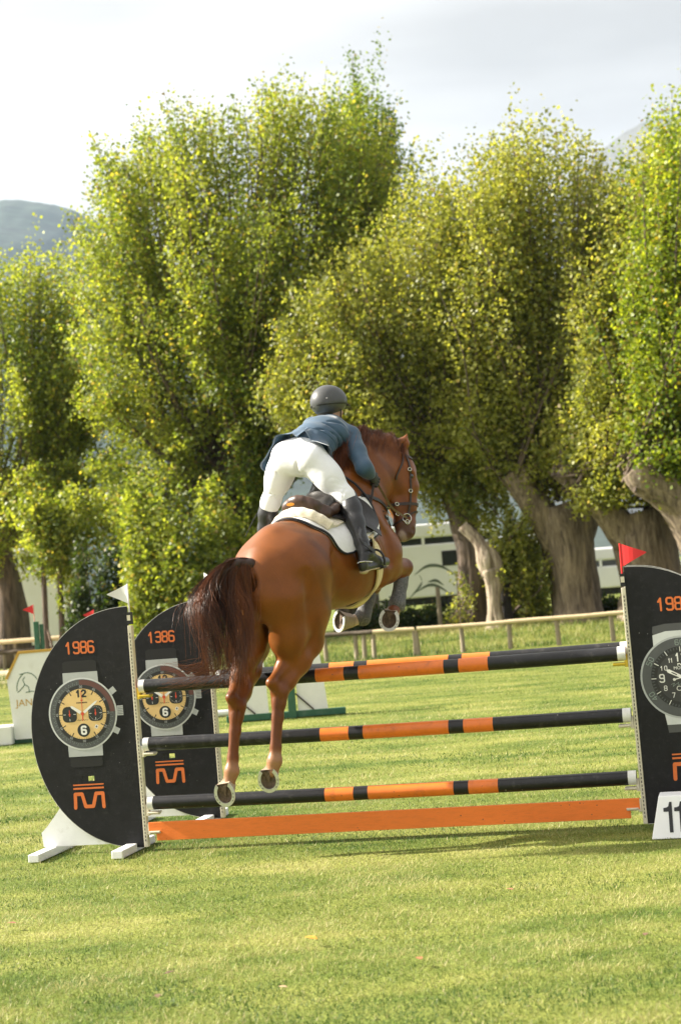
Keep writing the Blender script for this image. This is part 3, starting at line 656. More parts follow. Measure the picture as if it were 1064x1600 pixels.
def stroke(path, w):
    """outline polygons of a thick polyline: one quad per segment plus round joints"""
    out = []
    for (a, b) in zip(path[:-1], path[1:]):
        a, b = np.array(a, float), np.array(b, float); d = unit(b - a); n = np.array([-d[1], d[0]]) * w / 2
        out.append([tuple(a - n), tuple(b - n), tuple(b + n), tuple(a + n)])
    for p in path: out.append([(p[0] + w / 2 * math.cos(t), p[1] + w / 2 * math.sin(t)) for t in np.linspace(0, 2 * math.pi, 9)[:-1]])
    return out
DIG = {'1': [[(.12, .72), (.42, 1), (.42, 0)]], '9': [[(.9, .5), (.25, .5), (.1, .62), (.1, .88), (.25, 1), (.75, 1), (.9, .88), (.9, .12), (.75, 0), (.25, 0), (.1, .1)]],
       '3': [[(.12, .92), (.25, 1), (.75, 1), (.9, .88), (.9, .12), (.75, 0), (.25, 0), (.1, .12)], [(.25, .52), (.9, .52)]],
       '8': [[(.25, .52), (.1, .64), (.1, .88), (.25, 1), (.75, 1), (.9, .88), (.9, .64), (.75, .52), (.25, .52), (.1, .4), (.1, .12), (.25, 0), (.75, 0), (.9, .12), (.9, .4), (.75, .52)]],
       '6': [[(.9, .9), (.75, 1), (.25, 1), (.1, .88), (.1, .12), (.25, 0), (.75, 0), (.9, .12), (.9, .42), (.75, .54), (.1, .54)]],
       '2': [[(.1, .82), (.25, 1), (.75, 1), (.9, .85), (.9, .62), (.1, .1), (.1, 0), (.92, 0)]], '0': [[(.25, 0), (.1, .12), (.1, .88), (.25, 1), (.75, 1), (.9, .88), (.9, .12), (.75, 0), (.25, 0)]],
       '7': [[(.1, 1), (.9, 1), (.4, 0)]], '5': [[(.9, 1), (.1, 1), (.1, .55), (.75, .55), (.9, .42), (.9, .12), (.75, 0), (.1, 0)]], '4': [[(.72, 0), (.72, 1), (.08, .28), (.95, .28)]]}
def digits(txt, cx, cy, h, wd, w, gap=.22):
    """stroke lettering centred on (cx, cy)"""
    out = []; n = len(txt); tot = n * wd + (n - 1) * wd * gap; x = cx - tot / 2
    for ch in txt:
        for p in DIG[ch]: out += stroke([(x + a * wd, cy - h / 2 + b * h) for a, b in p], w)
        x += wd * (1 + gap)
    return out
class Print:
    """flat print laid on a board: x to the right and y up in the board's plane, each layer a little prouder"""
    def __init__(s, org, ax, ay, nrm, parent): s.o, s.x, s.y, s.n, s.p = (np.asarray(v, float) for v in (org, ax, ay, nrm)), None, None, None, parent; s.o, s.x, s.y, s.n = s.o
    def put(s, name, polys, mat, lift, split=False):
        if split:
            for k, pl in enumerate(polys): s.put(name, [pl], mat, lift + .0001 * k)
            return
        m = MB()
        for i, pl in enumerate(polys):
            m.add([s.o + a * s.x + b * s.y + s.n * (lift + .00012 * (i % 9)) for a, b in pl], [tuple(range(len(pl)))])
        o = m.build(name, mat, s.p)
        if name.endswith(('_mark', '_script', '_ridge', '_bold')): o['kind'] = 'stuff'
        return o
    def text(s, name, txt, cx, cy, size, mat, lift, align='CENTER', rot=0.0):
        cu = bpy.data.curves.new(name, 'FONT'); cu.body = txt; cu.size = size; cu.align_x = align; cu.align_y = 'CENTER'; cu.fill_mode = 'FRONT'; cu.resolution_u = 3
        tmp = bpy.data.objects.new(name, cu); COL.objects.link(tmp); bpy.context.view_layer.update()
        me = bpy.data.meshes.new_from_object(tmp.evaluated_get(bpy.context.evaluated_depsgraph_get())); bpy.data.objects.remove(tmp)
        c, sn = math.cos(rot), math.sin(rot); vs = [s.o + (cx + v.co.x * c - v.co.y * sn) * s.x + (cy + v.co.x * sn + v.co.y * c) * s.y + s.n * lift for v in me.vertices]
        return mesh_np(name, np.array(vs), [tuple(p.vertices) for p in me.polygons], mat, s.p, False)
def circ(cx, cy, r, n=56, a0=0, a1=2 * math.pi): return [(cx + r * math.cos(t), cy + r * math.sin(t)) for t in np.linspace(a0, a1, n + 1)[:-1]]
def sector(cx, cy, r0, r1, a0, a1, n=24):
    A = np.linspace(a0, a1, n); return [(cx + r1 * math.cos(t), cy + r1 * math.sin(t)) for t in A] + [(cx + r0 * math.cos(t), cy + r0 * math.sin(t)) for t in A[::-1]]
def rrect(cx, cy, w, h, r, n=5):
    o = []
    for sx, sy, a in ((1, 1, 0), (-1, 1, 1), (-1, -1, 2), (1, -1, 3)):
        o += [(cx + sx * (w / 2 - r) + r * math.cos(a * math.pi / 2 + t), cy + sy * (h / 2 - r) + r * math.sin(a * math.pi / 2 + t)) for t in np.linspace(0, math.pi / 2, n)]
    return o
def rect(cx, cy, w, h, a=0.0):
    c, s = math.cos(a), math.sin(a); return [(cx + x * c - y * s, cy + x * s + y * c) for x, y in ((-w / 2, -h / 2), (w / 2, -h / 2), (w / 2, h / 2), (-w / 2, h / 2))]
def hand(cx, cy, a, r0, r1, w0, w1): c, s = math.cos(a), math.sin(a); return [(cx + r * c - k * s, cy + r * s + k * c) for r, k in ((r0, -w0), (r1 * .85, -w1), (r1, 0), (r1 * .85, w1), (r0, w0))]

def watch_cream(pr, cx, cy, R):
    S = .0012
    pr.put('watch_strap', [[(cx - .50 * R, cy + R * 1.42), (cx - .42 * R, cy + R * 1.47), (cx + .40 * R, cy + R * 1.47), (cx + .49 * R, cy + R * 1.42), (cx + .50 * R, cy + .9 * R), (cx - .50 * R, cy + .9 * R)], [(cx - .48 * R, cy - .9 * R), (cx + .48 * R, cy - .9 * R), (cx + .47 * R, cy - 1.42 * R), (cx + .40 * R, cy - 1.46 * R), (cx - .40 * R, cy - 1.46 * R), (cx - .47 * R, cy - 1.42 * R)]], M_STR, S, True)
    pr.put('watch_lug', [[(cx - .52 * R, cy + .6 * R), (cx + .52 * R, cy + .6 * R), (cx + .51 * R, cy + 1.15 * R), (cx - .51 * R, cy + 1.15 * R)], [(cx - .50 * R, cy - 1.17 * R), (cx + .50 * R, cy - 1.17 * R), (cx + .51 * R, cy - .6 * R), (cx - .51 * R, cy - .6 * R)]], M_SIL, 2 * S, True)
    pr.put('watch_crown', [rect(cx + 1.09 * R, cy + .03 * R, .18 * R, .27 * R), rect(cx + .90 * R, cy + .58 * R, .20 * R, .17 * R, .6), rect(cx + .93 * R, cy - .50 * R, .20 * R, .17 * R, -.5)], M_SIL, 2.2 * S, True)
    pr.put('crown_ridge', [rect(cx + 1.11 * R, cy + .03 * R + k * .045 * R, .17 * R, .012 * R) for k in (-2, -1, 0, 1, 2)], M_BEZ, 2.8 * S)
    pr.put('watch_case', [circ(cx, cy, R)], M_SIL2, 3 * S); pr.put('watch_bezel', [circ(cx, cy, .955 * R)], M_BEZ, 4 * S)
    pr.put('bezel_sector', [sector(cx, cy, .80 * R, .94 * R, .02, 1.62)], M_RED2, 4.6 * S)
    pr.put('bezel_mark', [rect(cx + .87 * R * math.cos(t), cy + .87 * R * math.sin(t), .03 * R, .012 * R, t) for t in np.linspace(1.7, 6.28, 34)] + [rect(cx + .83 * R * math.cos(t), cy + .83 * R * math.sin(t), .016 * R, .016 * R, t) for t in np.linspace(1.7, 6.28, 60)], M_GRN2, 5 * S)
    pr.put('inner_ring', [circ(cx, cy, .795 * R)], M_BEZ2, 5 * S)
    for k in range(12):
        t = math.pi / 2 - k * math.pi / 6; pr.text('ring_number', '%02d' % (k * 5), cx + .745 * R * math.cos(t), cy + .745 * R * math.sin(t), .095 * R, M_SIL, 6 * S, rot=t - math.pi / 2)
    pr.put('dial', [circ(cx, cy, .695 * R)], M_CRE, 6 * S)
    pr.put('hour_mark', [rect(cx + .64 * R * math.cos(t), cy + .64 * R * math.sin(t), .10 * R, .026 * R, t) for t in np.radians([0, 30, 60, 120, 150, 180, 210, 240, 300, 330])] + [rect(cx + .675 * R * math.cos(t), cy + .675 * R * math.sin(t), .03 * R, .008 * R, t) for t in np.linspace(0, 6.28, 61)], M_INK, 7 * S)
    pr.text('dial_number', '12', cx, cy + .56 * R, .30 * R, M_INK, 7 * S).scale = (1, 1, 1)
    pr.put('dial_bold', digits('12', cx, cy + .56 * R, .17 * R, .13 * R, .045 * R, .2), M_INK, 7.4 * S)
    pr.put('subdial', [rrect(cx - .38 * R, cy, .42 * R, .43 * R, .13 * R), rrect(cx + .38 * R, cy, .42 * R, .43 * R, .13 * R), circ(cx, cy - .45 * R, .185 * R, 30)], M_INK, 7.2 * S, True)
    pr.put('subdial_mark', [rect(cx + sx * .38 * R + .15 * R * math.cos(t), cy + .15 * R * math.sin(t), .07 * R, .012 * R, t) for sx in (-1, 1) for t in (0, math.pi, 1.5 * math.pi)] + [rect(cx + .38 * R + .18 * R * math.cos(t), cy + .18 * R * math.sin(t), .02 * R, .008 * R, t) for t in np.linspace(0, 6.28, 25)], M_WIN, 8 * S)
    pr.put('subdial_hand', [hand(cx + sx * .38 * R, cy, math.pi / 2, -.06 * R, .13 * R, .014 * R, .010 * R) for sx in (-1, 1)] + [circ(cx + sx * .38 * R, cy + .0 * R, .028 * R, 12) for sx in (-1, 1)], M_SEC, 8.4 * S, True)
    pr.put('dial_six', digits('6', cx + .005 * R, cy - .45 * R, .20 * R, .15 * R, .055 * R), M_WIN, 8 * S)
    pr.put('date_window', [rect(cx + .38 * R, cy - .37 * R, .085 * R, .10 * R, -.5)], M_WIN, 7.4 * S); pr.put('date_mark', [rect(cx + .38 * R, cy - .37 * R, .04 * R, .05 * R, -.5)], M_INK, 8 * S)
    pr.put('dial_emblem', [rect(cx - .0 * R, cy + .375 * R, .07 * R, .03 * R)], M_SEC, 7.4 * S)
    pr.put('dial_script', [rect(cx + k * .030 * R, cy + .31 * R, .018 * R, .038 * R) for k in range(-5, 6)] + [rect(cx + k * .024 * R, cy - .17 * R + .012 * R * math.sin(k * 2.1), .020 * R, .014 * R, .4) for k in range(-6, 7)], M_STR, 7.4 * S)
    pr.put('watch_hand', [hand(cx, cy, math.radians(146), .06 * R, .42 * R, .045 * R, .035 * R), hand(cx, cy, math.radians(37), .06 * R, .58 * R, .035 * R, .028 * R)], M_WIN, 9 * S, True)
    pr.put('second_hand', [rect(cx, cy + .22 * R, .016 * R, .82 * R), rect(cx, cy - .10 * R, .03 * R, .16 * R), circ(cx, cy, .045 * R, 16)], M_SEC, 9.6 * S)
def watch_black(pr, cx, cy, R):
    S = .0012
    pr.put('watch_strap', [[(cx - .62 * R, cy + 1.12 * R), (cx - .60 * R, cy + 1.26 * R), (cx - .3 * R, cy + 1.31 * R), (cx + .3 * R, cy + 1.31 * R), (cx + .60 * R, cy + 1.26 * R), (cx + .62 * R, cy + 1.12 * R), (cx + .5 * R, cy + .6 * R), (cx - .5 * R, cy + .6 * R)], [(cx - .44 * R, cy - 1.32 * R), (cx + .44 * R, cy - 1.32 * R), (cx + .5 * R, cy - .8 * R), (cx - .5 * R, cy - .8 * R)]], M_STR2, S, True)
    pr.put('watch_lug', [[(cx - .62 * R, cy + .5 * R), (cx + .62 * R, cy + .5 * R), (cx + .62 * R, cy + 1.09 * R), (cx + .3 * R, cy + 1.13 * R), (cx - .3 * R, cy + 1.13 * R), (cx - .62 * R, cy + 1.05 * R)], [(cx - .46 * R, cy - 1.13 * R), (cx + .46 * R, cy - 1.13 * R), (cx + .55 * R, cy - .5 * R), (cx - .55 * R, cy - .5 * R)]], M_SIL2, 2 * S, True)
    pr.put('watch_case', [circ(cx, cy, R)], M_SIL, 3 * S); pr.put('watch_bezel', [circ(cx, cy, .955 * R)], M_BEZ, 4 * S)
    for k, tx in ((0, '60'), (10, '50'), (20, '40'), (30, '30'), (40, '20'), (50, '10')):
        t = math.pi / 2 + k * math.pi / 30; c, s = math.cos(t - math.pi / 2), math.sin(t - math.pi / 2); X, Y = cx + .845 * R * math.cos(t), cy + .845 * R * math.sin(t)
        pr.put('bezel_number', [[(X + a * c - b * s, Y + a * s + b * c) for a, b in pl] for pl in digits(tx, 0, 0, .12 * R, .095 * R, .017 * R, .25)], M_GRN2, 5 * S)
    pr.put('inner_ring', [circ(cx, cy, .745 * R)], M_BEZ2, 5 * S)
    pr.put('ring_mark', [rect(cx + .70 * R * math.cos(t), cy + .70 * R * math.sin(t), .06 * R, .022 * R, t) for t in np.linspace(0, 2 * math.pi, 61)[:-1]], M_BEZ, 6 * S)
    pr.put('hour_mark', [rect(cx + .68 * R * math.cos(t), cy + .68 * R * math.sin(t), .12 * R, .018 * R, t) for t in np.radians(range(0, 360, 30))], M_WIN, 6.6 * S)
    pr.put('dial', [circ(cx, cy, .60 * R)], M_DIAL, 6 * S)
    for k, tx, hh, ww in ((0, '12', .19, .10), (11, '11', .10, .045), (10, '10', .10, .07), (9, '9', .18, .13), (8, '8', .11, .08), (7, '7', .11, .08), (6, '6', .17, .13), (5, '5', .10, .07), (4, '4', .10, .07), (2, '2', .10, .07), (1, '1', .10, .05)):
        t = math.pi / 2 - k * math.pi / 6; r = .485 * R; pr.put('dial_number', digits(tx, cx + r * math.cos(t), cy + r * math.sin(t), hh * R, ww * R, (.030 if hh > .15 else .016) * R, .3), M_WIN, 7 * S)
    pr.put('watch_hand', [hand(cx, cy, math.radians(152), .05 * R, .42 * R, .035 * R, .045 * R), hand(cx, cy, math.radians(193), 0, .20 * R, .012 * R, .012 * R), circ(cx + .20 * R * math.cos(math.radians(193)), cy + .20 * R * math.sin(math.radians(193)), .035 * R, 14), hand(cx, cy, math.radians(35), .05 * R, .55 * R, .03 * R, .035 * R), circ(cx, cy, .05 * R, 16)], M_WIN, 8 * S, True)
    pr.put('hand_slot', [hand(cx, cy, math.radians(152), .14 * R, .30 * R, .014 * R, .014 * R)], M_DIAL, 8.6 * S)
    pr.text('dial_word', 'MONTA', cx - .19 * R, cy + .225 * R, .105 * R, M_WIN, 7 * S, 'LEFT'); pr.text('dial_word', 'Cerd', cx - .17 * R, cy - .27 * R, .17 * R, M_WIN, 7 * S, 'LEFT')
    pr.put('dial_emblem', stroke([(cx - .08 * R, cy + .29 * R), (cx - .08 * R, cy + .33 * R), (cx - .03 * R, cy + .33 * R), (cx - .01 * R, cy + .295 * R), (cx + .02 * R, cy + .295 * R), (cx + .04 * R, cy + .33 * R), (cx + .08 * R, cy + .33 * R), (cx + .08 * R, cy + .29 * R)], .02 * R), M_WIN, 7 * S)
    pr.put('dial_script', stroke([(cx - .28 * R, cy - .16 * R), (cx - .20 * R, cy - .13 * R), (cx - .24 * R, cy - .21 * R), (cx - .1 * R, cy - .12 * R), (cx - .12 * R, cy - .19 * R), (cx + .02 * R, cy - .13 * R)], .010 * R), M_GRN2, 7 * S)

def clip_poly(poly, axis, val, keep_less):
    out = []
    for i in range(len(poly)):
        a, b = poly[i], poly[(i + 1) % len(poly)]; ia = (a[axis] < val) == keep_less; ib = (b[axis] < val) == keep_less
        if ia: out.append(a)
        if ia != ib: t = (val - a[axis]) / (b[axis] - a[axis]); out.append((a[0] + t * (b[0] - a[0]), a[1] + t * (b[1] - a[1])))
    return out
def wing(org, side, label, dial, year, lean=0.0, slot=True):
    """half-moon board; straight edge with the cup track towards the poles. side -1: board runs left of its post, +1: right"""
    w = empty('jump_wing', tuple(org)); tag(w, label, 'jump wing', 'black half moon wings of the oxer')
    ax = JD; ay = unit(UP + JD * lean); nr = -JN
    H, W, Tk = 1.765, .815, .026; v0 = .035
    o = np.asarray(org, float) + nr * 0
    oc = [(side * W * math.sin(t) ** .92 if 0 < t < math.pi else 0.0, v0 + H / 2 + H / 2 * math.cos(t)) for t in np.linspace(0, math.pi, 46)]
    if side > 0: oc = oc[::-1]
    sx, sy, sw, sh = side * .40, .555, .10, .019
    if side > 0: sy = .50
    pieces = [clip_poly(oc, 1, sy - sh, True), clip_poly(oc, 1, sy + sh, False)]
    band = clip_poly(clip_poly(oc, 1, sy - sh, False), 1, sy + sh, True); pieces += [clip_poly(band, 0, sx - sw / 2, True), clip_poly(band, 0, sx + sw / 2, False)]
    m = MB()
    for pl in pieces: m.plate(pl, ax, ay, o, Tk, nr) if side < 0 else m.plate(pl, ax, ay, o, Tk, nr)
    m.build('board', M_BLK, w)
    e = MB(); k = len(oc)
    for i in range(k - 1):     # worn pale edge, a narrow strip along the rim
        a, b = np.array(oc[i]), np.array(oc[i + 1]); d = unit(b - a); n2 = np.array([d[1], -d[0]]) * (-1)
        n2 = n2 if np.dot(n2, (a + b) / 2 - np.array([0, v0 + H / 2])) > 0 else -n2
        q = [o + ax * p[0] + ay * p[1] for p in (a, b, b + n2 * .004, a + n2 * .004)]
        e.add([p + nr * .002 for p in q] + [p + nr * (Tk - .002) for p in q], [(0, 1, 2, 3), (7, 6, 5, 4), (2, 3, 7, 6), (0, 4, 5, 1), (1, 5, 6, 2), (3, 7, 4, 0)])
    e.build('board_edge', M_EDGE, w)
    pr = Print(o + nr * Tk, ax, ay, nr, w)
    c = side * (.40 if side < 0 else .325); R = .268 if dial == 'cream' else .283
    (watch_cream if dial == 'cream' else watch_black)(pr, c, 1.035 if dial == 'cream' else 1.02, R)
    pr.put('year_print', digits(year, c + (.015 if side < 0 else -.01), 1.525 if side < 0 else 1.525, .082, .052, .0135, .10), M_ORA, .0012)
    ly = .40 if side < 0 else .385; lg = [(-.112, -.055), (-.108, .045), (-.055, .045), (-.032, -.048), (.028, -.048), (.055, .045), (.108, .045), (.110, -.055)]
    pr.put('emblem_print', stroke([(c + a, ly + b) for a, b in lg], .026) + [rect(c, ly + .086, .24, .013), rect(c, ly + .112, .24, .010)], M_ORA, .0012)
    pr.put('slot_cover', [rect(sx - sw * .22, sy, sw * .5, sh * 2)], M_DARKP, -.004)
    # track with slots
    t = MB().box(o + ax * (-side * .016) + ay * (v0 + H * .46) + nr * .010, (.030, .05, H * .92), np.stack([ax, JN, ay])); trk = t.build('cup_track', M_TRK, w, bevel=.003)
    s = MB()
    for k in range(58): s.box(o + ax * (-side * .016) + ay * (v0 + .05 + k * .0265) + nr * .0352, (.006, .001, .016), np.stack([ax, JN, ay]))
    s.build('track_slot', M_DARKP, trk)
    b = MB().box(o + ax * (-side * .016) + ay * (v0 + H * .95) + nr * .010, (.032, .048, .09), np.stack([ax, JN, ay])); b.build('post_cap', M_STR, w)
    b = MB().box(o + ax * (-side * .016) + ay * (v0 + H * .952) + nr * .0345, (.026, .002, .04), np.stack([ax, JN, ay])); b.build('cap_label', M_TRK, w)
    # white foot board and the two bearers
    fo = [(side * .02, .065), (side * .80, .065), (side * .81, .17), (side * .76, .215), (side * .67, .32), (side * .60, .41), (side * .02, .41)]
    if side < 0: fo = fo[::-1]
    MB().plate(fo, ax, ay, o + JN * .003, .03, JN).build('foot_board', M_WHT, w)
    for u in (.10, .74):
        MB().box(o + ax * side * u + ay * .034 + JN * .02, (.085, .72, .058), np.stack([ax, JN, UP])).build('bearer', M_WHT, w, bevel=.006)
    return w, o, ax, ay, nr
SPREAD = 1.36
W1 = wing(JL, -1, 'front black half moon wing with cream watch print, standing nearest on the left', 'cream', '1986', -.002)
W2 = wing(JL + JN * SPREAD + JD * .17, -1, 'rear black half moon wing with cream watch print, partly behind the horse tail', 'cream', '1386', -.002)
W3 = wing(JR, 1, 'black half moon wing with dark watch print at the right edge', 'black', '1986', -.008)
W4 = wing(JR + JN * SPREAD - JD * .08, 1, 'rear right black wing standing behind the one with the dark watch', 'cream', '1986', -.002)

M_YEL = mat_plain('yellow safety cup', (.62, .44, .03), .5, noise=.1, nscale=30)
M_CUP = mat_plain('cream plastic cup', (.62, .57, .45), .55, noise=.12, nscale=30, dirt=(.3, .26, .2), dscale=20, damt=.4)
def cup(wg, side, z, mat):
    w, o, ax, ay, nr = wg; m = MB(); c = o + ax * (-side * .032) + ay * z + nr * .012; A = np.stack([ax, JN, ay])
    m.box(c + ax * (-side * .012), (.022, .045, .085), A)
    for k in range(6):
        a = -.62 + k * .248; y = .055 * math.sin(a * 1.0) * 1.0; h = .052 * (1 - math.cos(a)) * 1.0
        m.box(c + ax * (-side * .062) + JN * y + ay * (-.028 + h), (.082, .026, .012), A)
    m.build('jump_cup', mat, w, bevel=.003)
POLE_R = .050; Z_P = {'top': 1.185, 'mid': .760, 'low': .330}
for wg, sd in ((W1, -1), (W3, 1)):
    for z, m_ in ((Z_P['top'], M_YEL), (Z_P['mid'], M_CUP), (Z_P['low'], M_CUP), (.190, M_CUP)): cup(wg, sd, z - .028, m_)
Z_REAR = 1.152
for wg, sd in ((W2, -1), (W4, 1)): cup(wg, sd, Z_REAR - .028, M_YEL)

M_PB = mat_plain('black pole paint', (.010, .010, .012), .42, spec=.35, noise=.4, nscale=10, bump=.1, bscale=60, dirt=(.13, .12, .11), dscale=13, damt=.35, coat=.15, specks=((.48, .46, .42), 19, .085))
M_PO = mat_plain('orange pole paint', (.72, .17, .018), .42, noise=.10, nscale=12, bump=.08, bscale=60, dirt=(.30, .07, .02), dscale=11, damt=.5, coat=.1, specks=((.12, .05, .03), 24, .13))
M_PW = mat_plain('grubby white pole end', (.66, .66, .64), .6, noise=.1, nscale=30)
M_END = {'red': mat_plain('red pole end', (.30, .03, .03), .6), 'blue': mat_plain('blue pole end', (.03, .07, .20), .6), 'dark': mat_plain('bare pole end', (.14, .10, .08), .8)}
BANDS = [(.0, 'W'), (.012, 'B'), (.378, 'O'), (.437, 'B'), (.467, 'O'), (.641, 'B'), (.671, 'O'), (.730, 'B'), (.984, 'W'), (1.0, None)]
def pole(a, b, label, end='dark', white=True, sag=.008, r=POLE_R, BANDS=BANDS):
    a, b = np.asarray(a), np.asarray(b); ts = sorted(set([t for t, _ in BANDS] + list(np.linspace(0, 1, 25)))); n = 20; d = unit(b - a); l = unit(np.cross(d, UP)); u = np.cross(l, d)
    vs = []; 
    for t in ts:
        c = a + (b - a) * t - UP * sag * 4 * t * (1 - t); vs += [c + r * (math.cos(k * 2 * math.pi / n) * l + math.sin(k * 2 * math.pi / n) * u) for k in range(n)]
    fs = []; mi = []
    for i in range(len(ts) - 1):
        col = [c for t, c in BANDS if t <= ts[i] + 1e-9][-1]; col = 'B' if (col == 'W' and not white) else col
        for k in range(n): fs.append((i * n + k, i * n + (k + 1) % n, (i + 1) * n + (k + 1) % n, (i + 1) * n + k)); mi.append('BOW'.index(col))
    fs += [tuple(range(n - 1, -1, -1)), tuple((len(ts) - 1) * n + k for k in range(n))]; mi += [3, 3]
    o = mesh_np('jump_pole', np.array(vs), fs, M_PB, None, True)
    for m_ in (M_PO, M_PW, M_END[end]): o.data.materials.append(m_)
    o.data.polygons.foreach_set('material_index', np.array(mi, np.int32))
    try: o.data.set_sharp_from_angle(angle=math.radians(50))
    except Exception: pass
    return tag(o, label, 'jump pole', 'orange and black poles of the oxer')
def pe(side, z, dz=0): return (JL + JD * .052 if side < 0 else JR - JD * .052) - JN * .012 + UP * z
pole(pe(-1, Z_P['top'] + .022), pe(1, Z_P['top'] + .022), 'top front pole, orange and black, in yellow cups', 'red', True)
pole(pe(-1, Z_P['mid'] + .022), pe(1, Z_P['mid'] + .022), 'middle front pole, orange and black, behind the hind cannons of the horse', 'blue')
pole(pe(-1, Z_P['low'] + .022), pe(1, Z_P['low'] + .022), 'lowest round pole, orange and black, just above the orange plank', 'dark')
RO = JN * SPREAD
ra = JL + RO + JD * .225 - JN * .012 + UP * (Z_REAR + .022); rb = JR + RO - JD * .13 - JN * .012 + UP * (Z_REAR + .022)
pole(ra, rb, 'rear pole, orange and black, seen just above the top front pole', 'dark', BANDS=[(.0, 'W'), (.012, 'B'), (.286, 'O'), (.347, 'B'), (.380, 'O'), (.578, 'B'), (.611, 'O'), (.678, 'B'), (.984, 'W'), (1.0, None)])
# plank with notched ends
M_PLK = mat_plain('orange plank paint', (.80, .185, .022), .50, noise=.12, nscale=9, bump=.15, bscale=70, dirt=(.22, .06, .03), dscale=9, damt=.4, coat=.05, streak=(1, 1, 5), specks=((.10, .05, .03), 22, .12))
LN = np.linalg.norm(JR - JL); L0, L1 = .045, LN - .045
pl = [(L0 + .06, 0), (L1 - .065, 0), (L1 - .065, .055), (L1, .060), (L1, .135), (L0, .135), (L0, .072), (L0 + .055, .060)]
plk = MB().plate(pl, JD, UP, JL - JN * .012 + UP * .078, .024, -JN).build('plank', M_PLK, None, bevel=.003)
tag(plk, 'long orange painted plank hanging lowest across the jump', 'plank')

# flags
M_WFLAG = mat_plain('white flag plastic', (.74, .75, .73), .5); M_RFLAG = mat_plain('red flag plastic', (.62, .020, .022), .45); 
def flag(base, h, dirx, mat, label, sz=.155, tri=None, staff=None):
    t = empty('marker_flag', tuple(base)); tag(t, label, 'flag', 'marker flags')
    MB().tube([base, base + UP * h], .0065, 8).build('staff', staff or mat, t, smooth=True)
    d = unit(dirx); n_ = unit(np.cross(d, UP)); hh = sz * .95
    k = 7; P0 = [base + UP * (h - .002), base + UP * (h - hh)]; tip = base + UP * (h - hh * .46) + d * sz * 1.05
    vs = []; fs = []
    for i in range(k):
        u = i / (k - 1) * .96; wv = n_ * .010 * math.sin(u * 4)
        for p in P0: vs.append(p * (1 - u) + tip * u + wv - n_ * .001); vs.append(p * (1 - u) + tip * u + wv + n_ * .001)
    for i in range(k - 1):
        a, b = i * 4, i * 4 + 4; fs += [(a, a + 2, b + 2, b), (a + 1, b + 1, b + 3, a + 3), (a, b, b + 1, a + 1), (a + 2, a + 3, b + 3, b + 2)]
    fs += [(0, 1, 3, 2), ((k - 1) * 4, (k - 1) * 4 + 2, (k - 1) * 4 + 3, (k - 1) * 4 + 1)]
    mesh_np('pennant', np.array(vs), fs, mat, t, False); return t
def wing_top(w, s): _, o, ax, ay, nr = w; return o + ax * (-s * .016) + ay * 1.742 + nr * .012
flag(wing_top(W1, -1), .225, -JD - JN * .1, M_WFLAG, 'white pennant on the front wing with the cream watch, pointing left')
flag(wing_top(W2, -1), .275, JD * .9 - JN * .5, M_WFLAG, 'white pennant just left of the horse tail, on the rear wing', .14)
flag(wing_top(W3, 1), .225, JD - JN * .1, M_RFLAG, 'red pennant on the wing with the dark watch', .175)

# number block
M_NUM = mat_plain('black number', (.012, .013, .016), .5)
nb0 = PG(1018, 1313); nb0[2] = 0; nbw, nbd, nbh = .46, .34, .275
nb_ = empty('number_block', tuple(nb0 + JD * nbw / 2)); tag(nb_, 'white sloping block marked 11 at the foot of the right wing', 'number block')
ins = .062; c8 = [nb0, nb0 + JD * nbw, nb0 + JD * nbw + JN * nbd, nb0 + JN * nbd]; t8 = [nb0 + JD * ins + JN * ins * 1.3, nb0 + JD * (nbw - ins) + JN * ins * 1.3, nb0 + JD * (nbw - ins) + JN * (nbd - ins), nb0 + JD * ins + JN * (nbd - ins)]
MB().add([p + UP * .004 for p in c8] + [p + UP * nbh for p in t8], [(3, 2, 1, 0), (4, 5, 6, 7), (0, 1, 5, 4), (1, 2, 6, 5), (2, 3, 7, 6), (3, 0, 4, 7)]).build('body', mat_plain('white number block', (.80, .81, .83), .5, noise=.03, nscale=9), nb_, bevel=.006)
fy = unit(JN * ins * 1.3 + UP * nbh); fn = unit(np.cross(JD, fy)); fn = fn if fn[1] < 0 else -fn
pn = Print(nb0, JD, fy, fn, nb_)
for k in range(2):
    x0 = .088 + k * .070
    pn.put('digit', [[(x0 + .032, .045), (x0 + .056, .045), (x0 + .056, .245), (x0 + .040, .245), (x0 + .032, .215)], [(x0, .182), (x0 + .032, .182), (x0 + .032, .215), (x0 + .018, .209), (x0, .207)]], M_NUM, .0035)
